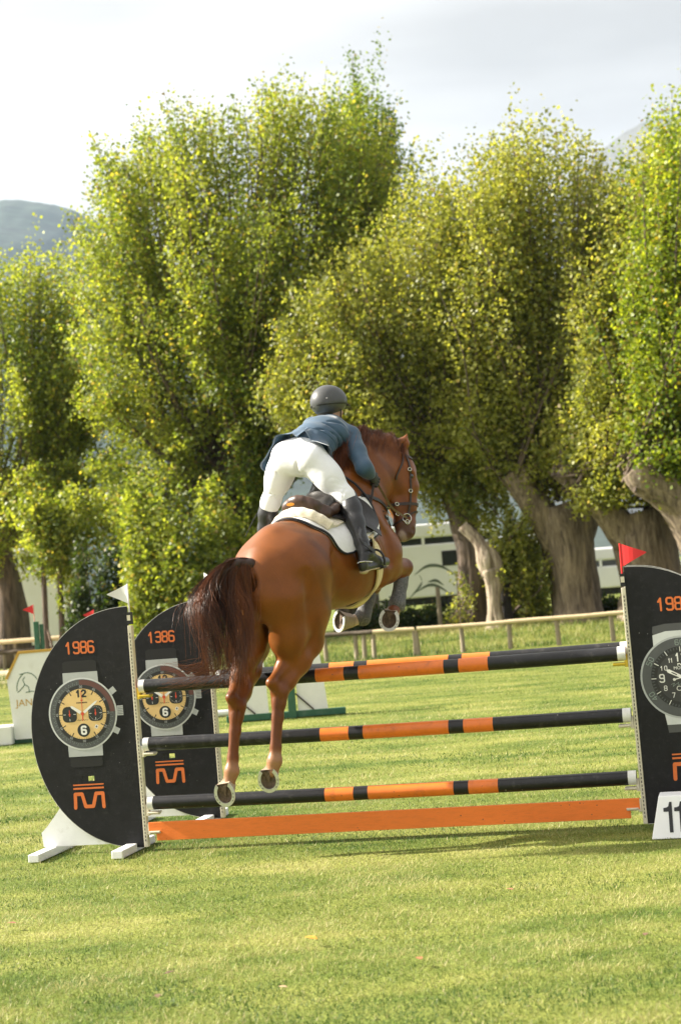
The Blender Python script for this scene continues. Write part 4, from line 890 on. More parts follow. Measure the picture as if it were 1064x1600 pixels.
# ================================================================== fences
M_RAIL = mat_plain('peeled pale fence rail', (.56, .45, .28), .8, noise=.2, nscale=5, bump=.2, bscale=30, streak=(1, 4, 4))
M_RAILD = mat_plain('dark brown fence rail', (.085, .065, .045), .85, noise=.3, nscale=8, bump=.2)  # shade on the rail behind the fore legs is in this colour
M_POST = mat_plain('grey fence post', (.26, .215, .15), .85, noise=.25, nscale=10, bump=.3, streak=(4, 4, 1))
def on_ground(px, Y): 
    q = P(px, 1000, Y); return V(q[0], q[1], float(gz(q[0], q[1])))
def rail_fence(label, posts, H, rails, rad=.052):
    """posts: [(px, Y)]; rails: [(i0, i1, height, material)]"""
    B_ = [on_ground(px, Y) for px, Y in posts]; t = empty('rail_fence', tuple(B_[0])); tag(t, label, 'fence', 'low timber rail fences')
    rg = np.random.default_rng(len(label))
    for b in B_: MB().tube([b - UP * .1, b + UP * (H - .03) + V(rg.normal(0, .015), 0, 0)], [.058, .052], 9).build('post', M_POST, t, smooth=True)
    for i0, i1, h, m_ in rails:
        pts = [B_[i] + UP * (h + rg.normal(0, .008)) - V(0, .06, 0) for i in range(i0, i1 + 1)]
        for a, b in zip(pts[:-1], pts[1:]): MB().tube([a, (a + b) / 2 + UP * rg.normal(0, .006), b], [rad, rad * .97, rad * .94], 10).build('rail', m_, t, smooth=True)
rail_fence('low pale rail fence running right behind the jump to the red flag', [(652, 40), (722, 39.9), (796, 39.7), (873, 39.5), (958, 39.3), (1045, 39.1), (1130, 38.9)], .62, [(0, 6, .62, M_RAIL)])
rail_fence('short rail fence with weathered dark rail behind the fore legs of the horse', [(508, 40.6), (555, 40.4), (568, 40.3), (583, 40.2), (648, 40.05)], .62, [(0, 3, .62, M_RAILD), (3, 4, .62, M_RAIL)])
rail_fence('two railed timber fence beyond the sand track', [(-60, 52.3), (-28, 52.3), (5, 52.2), (23, 52.1), (57, 52), (92, 51.9), (130, 51.8), (170, 51.7)], .85, [(0, 7, .85, M_RAIL), (0, 7, .55, M_RAILD)], .075)
pt_ = on_ground(690, 47.5); tag(MB().tube([pt_ - UP * .1, pt_ + UP * 1.25], [.065, .06], 9).build('fence_post', M_POST, None, smooth=True), 'single tall grey post in front of the white lorry', 'post')
# ================================================================== horse lorry
M_LOR = mat_plain('white lorry paint', (.84, .84, .86), .35, noise=.03, nscale=2, coat=.2); M_LGL = mat_plain('dark lorry glass', (.03, .035, .035), .12, coat=.5)
M_DEC = mat_plain('grey green decal', (.10, .125, .10), .5); M_BLUE = mat_plain('blue vehicle paint', (.09, .20, .38), .4, coat=.2); M_TYRE = mat_plain('tyre rubber', (.02, .02, .02), .8)
def lorry(c, L, Wd, H, ang, label, windows, z0=.75, decal=True, roof_h=.62):
    t = empty('horse_lorry', tuple(c), ang); tag(t, label, 'lorry', 'vehicles parked beyond the trees')
    kw = dict(world=False)
    bd = MB().box((0, 0, z0 + (H - roof_h - .14 - z0) / 2), (L, Wd, H - roof_h - .14 - z0)).build('body', M_LOR, t, bevel=.06, **kw)
    MB().box((0, 0, H - roof_h / 2 + .012), (L + .06, Wd + .06, roof_h - .13)).build('roof', M_LOR, t, bevel=.08, **kw)
    MB().box((0, 0, H - roof_h - .02), (L - .25, Wd - .10, .30)).build('window_band', M_LGL, t, **kw)
    for k in range(5):
        MB().box((-L / 2 + .14 + k * (L - .28) / 4, -Wd / 2 + .02, H - roof_h - .01), (.10, .06, .30)).build('pillar', M_LOR, t, **kw)
    for x, z, w, h in windows:
        wf = MB().box((x, -Wd / 2 - .010, z), (w + .10, .03, h + .10)).build('window', M_TYRE, t, bevel=.012, **kw); MB().box((x, -Wd / 2 - .028, z), (w, .012, h)).build('pane', M_LGL, wf, **kw)
    MB().box((0, 0, z0 - .12), (L * .96, Wd * .9, .26)).build('chassis', M_TYRE, t, **kw)
    for x in (-L * .32, L * .22):
        for y in (-1, 1):
            m = MB().tube([(x, y * (Wd / 2 - .26), .46), (x, y * (Wd / 2 - .02), .46)], .46, 24); wh = m.build('wheel', M_TYRE, t, smooth=True, **kw)
            MB().tube([(x, y * (Wd / 2 - .10), .46), (x, y * (Wd / 2 + .0), .46)], .25, 18).build('rim', M_LOR, wh, smooth=True, **kw)
    if decal:
        m = MB(); y = -Wd / 2 - .006
        for pts in ([(.55, 1.55), (1.0, 1.82), (1.5, 1.78), (2.05, 1.40)], [(.55, .95), (1.0, 1.16), (1.35, 1.10), (1.75, .80)], [(.30, .75), (.62, 1.05), (.80, 1.30), (.72, 1.55)], [(1.0, 1.28), (1.3, 1.30), (1.55, 1.12)]):
            q = spline([(a - .95, 0, b) for a, b in pts], 14); 
            for i in range(13):
                w0, w1 = (.055 * math.sin(math.pi * (k / 13 * .9 + .05)) for k in (i, i + 1)); a, b = q[i], q[i + 1]
                m.add([(a[0], y, a[2] - w0), (b[0], y, b[2] - w1), (b[0], y, b[2] + w1), (a[0], y, a[2] + w0)], [(0, 1, 2, 3)])
        m.build('decal', M_DEC, t, **kw)
    return t
pl_ = P(655, 960, 60); lorry((pl_[0] + .25, 61.2, float(gz(pl_[0], 60))), 5.2, 2.4, 3.35, math.radians(4), 'white horse lorry with grey swirl decals and a dark window behind the horse', [(.92, 2.05, .52, .42)])
pb = P(775, 960, 62); lorry((pb[0] + .9, 63.5, float(gz(pb[0], 62))), 2.1, 2.2, 2.75, 0, 'blue vehicle just showing beside the pale hollow trunk', [], .45, False)
for ch in bpy.data.objects['horse_lorry.001'].children:
    if ch.name.startswith('body'): ch.data.materials[0] = M_BLUE
pr_ = P(985, 940, 66); lorry((pr_[0], 67, float(gz(pr_[0], 66))), 4.2, 2.4, 2.1, math.radians(-3), 'pale grey vehicle between the thick pollard and the right wing', [], .5, False)
pq = P(40, 960, 60); lorry((pq[0] - .1, 60.5, 0), 3.6, 2.3, 3.9, math.radians(8), 'white trailer behind the slim trunks on the left', [], .5, False, .4)
# ================================================================== other jumps on the course
M_JWH = mat_plain('white jump panel', (.74, .74, .73), .55, noise=.04, nscale=6, dirt=(.5, .48, .42), dscale=4, damt=.3); M_JGR = mat_plain('dark green jump paint', (.025, .105, .060), .45, noise=.15, nscale=10, dirt=(.2, .22, .18), dscale=9, damt=.35)
M_GOLD = mat_plain('ochre edging', (.50, .29, .05), .55)
a0 = PG(22, 1163); a0[2] = 0; xv = V(1, -.03, 0)
jw = empty('panel_wing', tuple(a0)); tag(jw, 'white panel wing with ochre edge and green horse emblem reading JANE', 'jump wing', 'white course jumps in the distance')
pw_ = [(.03, .06), (.62, .06), (.62, 1.24), (.16, 1.24), (-.03, .90)]
MB().plate(pw_, xv, UP, a0, .04, V(0, 1, 0)).build('panel', M_JWH, jw)
m = MB()
for (u0, v0), (u1, v1) in (((-.03, .90), (.16, 1.24)), ((.16, 1.24), (.62, 1.24))):
    d = unit(V(u1 - u0, 0, v1 - v0)); c = a0 + xv * (u0 + u1) / 2 + UP * (v0 + v1) / 2; m.box(c + V(0, .02, 0) + np.cross(d, V(0, 1, 0)) * -.0, (math.hypot(u1 - u0, v1 - v0) + .02, .06, .035), np.stack([d, V(0, 1, 0), np.cross(d, V(0, 1, 0))]))
m.build('edging', M_GOLD, jw)
MB().box(a0 + V(.25, .10, .035), (1.3, .10, .07)).build('base_beam', M_JGR, jw, bevel=.008)
pj = Print(a0 + V(0, -.002, 0), xv, UP, V(0, -1, 0), jw)
pj.text('panel_word', 'JANE', .075, .55, .135, M_GOLD, .002, 'LEFT')
hp = [[(.10, .72), (.11, .82), (.17, .92), (.24, .96), (.33, .93), (.40, .84), (.45, .76)], [(.11, .70), (.16, .74), (.21, .80), (.19, .86), (.22, .90)], [(.21, .80), (.26, .76), (.27, .69)], [(.22, .69), (.30, .70), (.40, .68)], [(.15, .94), (.21, .95)]]
pj.put('panel_emblem', [q for h_ in hp for q in stroke([(a[0], a[1]) for a in spline([(u, v, 0) for u, v in h_], 12)], .010)], M_JGR, .002)
g0 = a0 + V(.38, .25, 0); gpo = empty('jump_post', tuple(g0)); tag(gpo, 'tall dark green jump post behind the white panel, topped by a red flag', 'post')
MB().box(g0 + V(0, 0, .82), (.065, .07, 1.64)).build('upright', M_JGR, gpo, bevel=.006); MB().box(g0 + V(.065, .03, .80), (.05, .05, 1.60)).build('batten', M_JGR, gpo, bevel=.006)
flag(g0 + V(-.02, 0, 1.62), .26, V(-1, -.1, .0), M_RFLAG, 'small red pennant on the green post', .145, staff=mat_plain('pink flag staff', (.55, .25, .2), .6))
g1 = P(148, 975, 26); g1 = V(g1[0], 26, 0); gq = empty('jump_post', tuple(g1)); tag(gq, 'green jump post hidden behind the front wing, holding a red flag', 'post'); MB().box(g1 + V(0, 0, .72), (.08, .08, 1.44)).build('upright', M_JGR, gq, bevel=.006)
flag(V(g1[0], 26, 1.43), .30, V(-1, .1, .0), M_RFLAG, 'small red pennant showing over the curve of the front wing', .16)
fb = PG(-12, 1166); bx0 = MB().box((fb[0], fb[1] + .1, .13), (.60, .36, .26)).build('flower_box', M_JWH, None, bevel=.02); tag(bx0, 'low white box at the left edge beside the panel wing', 'box')
# green stand with two white panels behind the hind legs
b0 = PG(458, 1122); b0[2] = 0
js = empty('panel_wing', tuple(b0)); tag(js, 'green jump stand with two white panels behind the hind legs', 'jump wing', 'white course jumps in the distance')
MB().box(b0 + V(.0, 0, .62), (.11, .10, 1.24)).build('upright', M_JGR, js, bevel=.006)
MB().box(b0 + V(.22, .05, .05), (1.05, .12, .09)).build('base_beam', M_JGR, js, bevel=.008); MB().box(b0 + V(-.62, .05, .05), (.62, .12, .09)).build('base_beam', M_JGR, js, bevel=.008)
MB().plate([(.08, .10), (.50, .10), (.42, 1.12), (.08, 1.12)], V(1, 0, 0), UP, b0, .03, V(0, 1, 0)).build('panel', M_JWH, js); MB().plate([(-.72, .10), (-.33, .10), (-.36, 1.12), (-.72, 1.12)], V(1, 0, 0), UP, b0, .03, V(0, 1, 0)).build('panel', M_JWH, js)
MB().box(b0 + V(-.80, .0, .5), (.09, .09, 1.0)).build('upright', M_JGR, js, bevel=.006)
for x0, x1 in ((.30, .06), (-.52, -.78)): MB().tube([b0 + V(x0, -.02, .10), b0 + V(x1, -.02, .34)], .012, 6).build('brace', M_OLD, js)
wp = PG(330, 1122); tag(MB().tube([V(wp[0], wp[1], .055), V(wp[0] + .62, wp[1] + .1, .055)], .05, 14).build('jump_pole', M_JWH, None, smooth=True), 'short white pole lying on the grass beyond the rear wing', 'jump pole')
# ================================================================== fallen leaves
rgl = np.random.default_rng(9)
for px, py, s, col, lab in ((487, 1471, .045, (.62, .24, .02), 'bright orange fallen leaf lying in front of the jump'), (655, 1502, .035, (.30, .13, .05), 'brown curled fallen leaf right of the orange one'), (265, 1524, .03, (.12, .07, .04), 'dark brown fallen leaf low on the left'),
                       (247, 1561, .032, (.14, .085, .045), 'dark brown fallen leaf nearest the bottom left'), (1008, 1464, .028, (.16, .09, .05), 'small dark leaf below the number block'), (20, 1446, .032, (.26, .11, .06), 'reddish leaf by the left edge of the lawn'), (797, 1393, .028, (.30, .14, .07), 'small brown leaf below the right part of the plank'), (443, 1546, .024, (.45, .30, .18), 'pale small leaf at the bottom below the orange one')):
    c = PG(px, py, .03); a = rgl.uniform(0, 6.28); ol = [(1, 0), (.35, .42), (-.2, .5), (-.8, .25), (-1.1, 0), (-.8, -.25), (-.2, -.5), (.35, -.42)]
    m = MB(); vs = [(c[0] + s * (u * math.cos(a) - v * math.sin(a)), c[1] + s * (u * math.sin(a) + v * math.cos(a)), .036 + s * .8 * abs(v) + s * .25 * u * u) for u, v in ol]
    m.add(vs + [(x, y, z - .001) for x, y, z in vs], [tuple(range(8)), tuple(range(15, 7, -1))] + [(i, i + 8, (i + 1) % 8 + 8, (i + 1) % 8) for i in range(8)])
    tag(m.build('fallen_leaf', mat_plain('leaf %d' % px, col, .7, noise=.3, nscale=60)), lab, 'leaf', 'fallen leaves on the lawn')
# ================================================================== horse
HD, PT = math.radians(30), math.radians(17)
HF = V(math.sin(HD), math.cos(HD), 0); HL = V(-math.cos(HD), math.sin(HD), 0); HZ = V(0, 0, 1)
BX = math.cos(PT) * HF + math.sin(PT) * HZ; BZ = -math.sin(PT) * HF + math.cos(PT) * HZ
BO = P(402, 890, 11.85)
BR = np.stack([BX, HL, BZ])                      # rows: body axes
def B(x, y, z): return BO + x * BX + y * HL + z * BZ

hf = Field()
# trunk: buttock to chest  (x forward, z above the dock, half width, half height)
TR = [(0.02, -.22, .17, .21), (0.20, -.13, .265, .275), (.42, -.13, .285, .295), (.66, -.18, .275, .285), (.90, -.235, .295, .305), (1.14, -.255, .28, .345), (1.34, -.23, .235, .385), (1.54, -.30, .19, .28)]
hf.tube([B(x, 0, z) for x, z, _, _ in TR], [t[2] for t in TR], [t[3] for t in TR], HL, k=.08)
hf.limb([B(.0, 0, -.02), B(.30, 0, .085), B(.62, 0, .04)], [.05, .075, .06], k=.16)          # croup ridge
hf.limb([B(.95, 0, .02), B(1.26, 0, .13), B(1.42, 0, .09)], [.05, .06, .06], k=.16)       # withers
for s in (-1, 1):
    hf.ell(B(.30, s * .155, -.03), (.22, .15, .15), BR, k=.10)              # gluteal mass
    hf.ell(B(.50, s * .235, .0), (.06, .045, .05), BR, k=.09)               # hip bone
    hf.ell(B(.95, s * .17, -.30), (.34, .16, .27), BR, k=.08)               # ribs
    hf.limb([B(1.50, s * .16, -.33), B(1.30, s * .15, .02)], [.10, .07], k=.10)   # shoulder blade
    hf.ell(B(1.42, s * .17, -.36), (.15, .10, .17), BR, k=.09)              # shoulder muscle
    hf.ell(B(1.60, s * .10, -.36), (.09, .09, .13), BR, k=.09)              # breast
hf.limb([B(.62, 0, -.36), B(.86, 0, -.44), B(1.14, 0, -.52), B(1.34, 0, -.53)], [.10, .10, .09, .08], k=.14)

N_TRUNK = len(hf.prims)
# hind legs: hip, stifle, hock, fetlock, coronet (surveyed)
def hind(s, stifle, hock, point, fet, cor):
    hip = B(.34, s * .15, -.13); stifle, hock, point, fet, cor = [np.asarray(q) for q in (stifle, hock, point, fet, cor)]
    but = B(.05, s * .12, -.24)
    hf.tube([hip, hip * .45 + stifle * .55, stifle], [.155, .15, .118], [.23, .215, .15], HL, k=.09)        # thigh
    hf.limb([but, but * .46 + (stifle * .4 + hock * .6) * .54, stifle * .42 + hock * .58], [.125, .108, .05], k=.10)    # hamstring down to the gaskin
    hf.limb([stifle, stifle * .62 + hock * .38, stifle * .25 + hock * .75, hock], [.105, .098, .066, .056], k=.05)   # gaskin
    hf.limb([stifle * .72 + hock * .28 + (point - hock) * .9, stifle * .35 + hock * .65 + (point - hock) * .8, point], [.05, .040, .031], k=.05)           # achilles cord and point of hock
    hf.limb([point, hock], [.032, .046], k=.03)
    dn = unit(fet - hock); bk = unit((point - hock) - dn * np.dot(point - hock, dn))
    hf.limb([hock, hock + dn * .07], [.053, .047], k=.03)
    hf.limb([hock + dn * .07, hock + dn * .17, fet - dn * .09, fet], [.045, .035, .034, .045], k=.03)  # cannon bone
    hf.limb([hock + dn * .06 + bk * .028, fet - dn * .05 + bk * .026], [.025, .021], k=.022)           # tendon
    hf.ell(fet + bk * .014, (.044, .044, .046), None, k=.03)                                           # fetlock
    hf.limb([fet, fet * .35 + cor * .65, cor], [.040, .035, .046], k=.03)                              # pastern
    return fet, cor
RH = dict(stifle=P(478, 1003, 12.20), hock=P(437, 1082, 11.93), point=P(424, 1067, 11.86), fet=P(430, 1189, 11.86), cor=P(425, 1205, 11.86))
LH = dict(stifle=P(394, 1012, 12.48), hock=P(371, 1104, 12.06), point=P(361, 1090, 12.00), fet=P(363, 1205, 11.99), cor=P(357, 1226, 11.98))
hind(-1, **RH); hind(1, **LH)

# fore legs, folded
def fore(s, elbow, knee, fet, cor):
    elbow, knee, fet, cor = [np.asarray(q) for q in (elbow, knee, fet, cor)]
    ua = B(1.46, s * .16, -.40)
    hf.limb([ua, elbow], [.13, .115], k=.09)
    hf.limb([elbow, elbow * .6 + knee * .4, elbow * .2 + knee * .8, knee], [.108, .092, .062, .060], k=.06)
    d = unit(fet - knee)
    fw = unit((knee - elbow) - d * np.dot(knee - elbow, d))
    hf.ell(knee + fw * .012, (.056, .058, .058), None, k=.035)
    hf.limb([knee, knee + d * .09, fet - d * .08, fet], [.056, .041, .035, .043], k=.03)
    hf.limb([knee + d * .05 - fw * .028, fet - d * .04 - fw * .026], [.026, .022], k=.025)
    hf.limb([fet, fet * .35 + cor * .65, cor], [.042, .036, .046], k=.03)
RF = dict(elbow=P(586, 893, 12.98), knee=P(631, 886, 13.26), fet=P(621, 944, 13.14), cor=P(614, 956, 13.08))
LF = dict(elbow=P(556, 890, 13.24), knee=P(582, 915, 13.46), fet=P(567, 965, 13.30), cor=P(550, 970, 13.27))
fore(-1, **RF); fore(1, **LF)

# neck and head
NK = [(B(1.28, 0, -.10), .15, .31), (P(560, 775, 13.00), .125, .27), (P(582, 738, 13.18), .105, .215), (P(603, 722, 13.30), .092, .165), (P(616, 722, 13.36), .085, .135)]
HD_DIR = unit(P(636, 842, 13.27) - P(622, 708, 13.38))
HEAD_R = unit(V(math.cos(math.radians(18)), math.sin(math.radians(18)), 0))         # forehead side (head turned to the right)
HEAD_R = unit(HEAD_R - HD_DIR * HEAD_R.dot(HD_DIR)); HEAD_S = np.cross(HD_DIR, HEAD_R)   # HEAD_S: across the face
if HEAD_S[1] > 0: HEAD_S = -HEAD_S                                                     # points to the near (right) cheek
for i in range(len(NK) - 1):
    lat = HL * (1 - i / 4) + (-HEAD_S) * (i / 4)
    hf.tube([NK[i][0], NK[i + 1][0]], [NK[i][1], NK[i + 1][1]], [NK[i][2], NK[i + 1][2]], unit(lat), k=.10)
hf.limb([B(1.36, 0, .05), P(545, 700, 13.05), P(575, 692, 13.2), P(603, 694, 13.32), P(622, 704, 13.38)], [.07, .06, .055, .05, .05], k=.10)    # crest
PO = P(619, 712, 13.37)
def HN(a, f, s): return PO + a * HD_DIR + f * HEAD_R + s * HEAD_S      # a down the head, f to the forehead, s to the near cheek
hf.tube([HN(0, -.015, 0), HN(.13, .005, 0), HN(.25, .01, 0), HN(.40, .006, 0), HN(.53, .012, 0), HN(.62, .010, 0)], [.085, .095, .085, .062, .055, .052], [.10, .125, .125, .098, .078, .066], HEAD_S, k=.05)
for s in (-1, 1):
    hf.ell(HN(.19, -.065, s * .055), (.075, .10, .045), np.stack([HEAD_R, HD_DIR, HEAD_S]), k=.05)       # cheek
    hf.limb([HN(.24, -.10, s * .045), HN(.45, -.052, s * .03)], [.035, .022], k=.03)                      # jaw bone
    hf.ell(HN(.17, .070, s * .068), (.040, .045, .030), np.stack([HEAD_R, HD_DIR, HEAD_S]), k=.035)       # brow
    hf.limb([HN(.22, .055, s * .062), HN(.40, .025, s * .052)], [.014, .010], k=.03)                      # facial crest
    hf.ell(HN(.60, .040, s * .036), (.036, .045, .026), np.stack([HEAD_R, HD_DIR, HEAD_S]), k=.03)        # nostril wing
    hf.ell(HN(.185, .075, s * .097), (.020, .026, .016), np.stack([HEAD_R, HD_DIR, HEAD_S]), k=.012, sub=True)   # eye socket
    hf.ell(HN(.605, .055, s * .060), (.013, .024, .013), np.stack([HEAD_R, HD_DIR, HEAD_S]), k=.010, sub=True)   # nostril
hf.limb([HN(.08, .085, 0), HN(.25, .105, 0), HN(.45, .078, 0)], [.035, .03, .025], k=.05)                # face ridge
hf.ell(HN(.635, -.02, 0), (.05, .045, .045), np.stack([HEAD_R, HD_DIR, HEAD_S]), k=.03)                  # lower lip and chin
hf.limb([HN(.655, .035, .05), HN(.62, -.01, .062), HN(.57, -.045, .058)], [.006, .006, .005], k=.012, sub=True)   # mouth line
# ears
for s, tip in ((1, HN(-.155, .085, .06)), (-1, HN(-.15, .07, -.05))):
    base = HN(-.015, .01, s * .055)
    hf.tube([base, base * .5 + tip * .5 + HEAD_S * s * .012, tip], [.036, .042, .006], [.028, .026, .005], HEAD_R, k=.03)
    hf.limb([base + HEAD_S * s * .035 - (-HD_DIR) * .0, base * .45 + tip * .55 + HEAD_S * s * .034], [.016, .010], k=.012, sub=True)

hf.limb([B(-.10, 0, -.06), B(-.06, 0, -.25), B(.04, 0, -.50)], [.022, .030, .035], k=.07, sub=True)      # cleft under the tail
for s in (-1, 1):
    st_ = (RH if s < 0 else LH)['stifle']; q0 = B(.13, s * .30, -.10); hf.limb([q0, B(.12, s * .29, -.30), B(.10, s * .27, -.50)], [.010, .012, .008], k=.06, sub=True)   # groove between the thigh muscles
for s in (-1, 1):
    for j in range(6):                                                       # faint ribs
        x = .80 + .085 * j; q = [B(x + .05 * t, s * (.33 - .05 * t), -.10 - .30 * t) for t in (0, .5, 1)]
        hf.limb(q, [.004, .006, .003], k=.045, sub=True)
    hf.limb([B(1.26, s * .24, -.02), B(1.36, s * .30, -.22), B(1.32, s * .30, -.42)], [.006, .010, .006], k=.06, sub=True)      # behind the shoulder
    hf.limb([B(.52, s * .30, -.12), B(.56, s * .31, -.30), B(.50, s * .30, -.46)], [.012, .020, .012], k=.10, sub=True)         # hollow of the flank
    L_ = RH if s < 0 else LH; b_ = np.asarray(L_['hock'])
    hf.limb([b_ + V(.01, -.05, -.02), b_ * .6 + np.asarray(L_['fet']) * .4 + V(.012, -.045, 0)], [.004, .004], k=.02, sub=True)
hv, hfc = hf.mesh(.0125, snap=2)

# coat colour: chestnut, darker legs joints, white socks, dark muzzle
def segd(p, a, b):
    a, b = np.asarray(a), np.asarray(b); ab = b - a; t = np.clip(((p - a) @ ab) / (ab @ ab), 0, 1)
    return np.linalg.norm(p - a - t[:, None] * ab, axis=1)
def sstep(x, a, b): t = np.clip((x - a) / (b - a), 0, 1); return t * t * (3 - 2 * t)
coat = np.tile(V(.190, .057, .0095), (len(hv), 1))
def blend(c, w): global coat; coat = coat * (1 - w[:, None]) + np.array(c) * w[:, None]
wav = np.sin(hv @ V(31, 17, 23)) * .5 + np.sin(hv @ V(-13, 41, 29)) * .5
blend((.085, .024, .006), .6 * sstep(wav + np.sin(hv @ V(5, 7, 3)), .4, 1.8))                       # soft mottling
for L in (RH, LH, RF, LF):
    kn = L.get('hock', L.get('knee'))
    blend((.125, .040, .014), .7 * (1 - sstep(segd(hv, kn, kn * .3 + np.asarray(L['fet']) * .7), .05, .13)))
for L, c in ((RH, (.33, .18, .10)), (LH, (.33, .18, .10)), (RF, (.17, .06, .03)), (LF, (.62, .52, .42))):
    blend(c, .8 * (1 - sstep(segd(hv, L['fet'], L['cor']), .055, .10)))
blend((.10, .055, .04), .8 * (1 - sstep(segd(hv, HN(.60, .01, 0), HN(.68, .01, 0)), .07, .13)))   # grey muzzle
blend((.42, .33, .25), .7 * (1 - sstep(segd(hv, HN(.665, -.02, .03), HN(.62, -.045, .055)), .015, .035)))
blend((.05, .02, .012), .8 * (1 - sstep(segd(hv, B(-.02, 0, -.14), B(.02, 0, -.46)), .04, .10)))    # darker down the cleft between the buttocks

mh, nh, bh = new_mat('chestnut coat')
at = nh.nodes.new('ShaderNodeAttribute'); at.attribute_name = 'coat'
tcx = nh.nodes.new('ShaderNodeTexCoord'); n1 = nh.nodes.new('ShaderNodeTexNoise'); n1.inputs['Scale'].default_value = 240; n1.inputs['Detail'].default_value = 4
mpx = nh.nodes.new('ShaderNodeMapping'); mpx.inputs['Scale'].default_value = (1, 1, .22); nh.links.new(tcx.outputs['Object'], mpx.inputs[0]); nh.links.new(mpx.outputs[0], n1.inputs['Vector'])
n2 = nh.nodes.new('ShaderNodeTexNoise'); n2.inputs['Scale'].default_value = 7; n2.inputs['Detail'].default_value = 5; nh.links.new(tcx.outputs['Object'], n2.inputs['Vector'])
mr2 = nh.nodes.new('ShaderNodeMapRange'); mr2.inputs['To Min'].default_value = .72; mr2.inputs['To Max'].default_value = 1.25; nh.links.new(n1.outputs[0], mr2.inputs[0])
mr3 = nh.nodes.new('ShaderNodeMapRange'); mr3.inputs['From Min'].default_value = .3; mr3.inputs['From Max'].default_value = .7; mr3.inputs['To Min'].default_value = .85; mr3.inputs['To Max'].default_value = 1.12; nh.links.new(n2.outputs[0], mr3.inputs[0])
mm = nh.nodes.new('ShaderNodeMath'); mm.operation = 'MULTIPLY'; nh.links.new(mr2.outputs[0], mm.inputs[0]); nh.links.new(mr3.outputs[0], mm.inputs[1])
vm = nh.nodes.new('ShaderNodeVectorMath'); vm.operation = 'SCALE'; nh.links.new(at.outputs['Color'], vm.inputs[0]); nh.links.new(mm.outputs[0], vm.inputs['Scale'])
nh.links.new(vm.outputs[0], bh.inputs['Base Color'])
bh.inputs['Roughness'].default_value = .37; bh.inputs['Specular IOR Level'].default_value = .30
bh.inputs['Sheen Weight'].default_value = .04; bh.inputs['Sheen Roughness'].default_value = .35; bh.inputs['Sheen Tint'].default_value = (1, .62, .35, 1)
bpn = nh.nodes.new('ShaderNodeBump'); bpn.inputs['Strength'].default_value = .22; bpn.inputs['Distance'].default_value = .004
nh.links.new(n1.outputs[0], bpn.inputs['Height']); nh.links.new(bpn.outputs[0], bh.inputs['Normal'])

horse = empty('horse', (BO[0], BO[1], 0.0))
tag(horse, 'chestnut horse with dark flowing tail leaping over the orange and black poles', 'horse')
body = mesh_np('body', hv, hfc, mh, horse, True, {'coat': ('POINT', coat)})

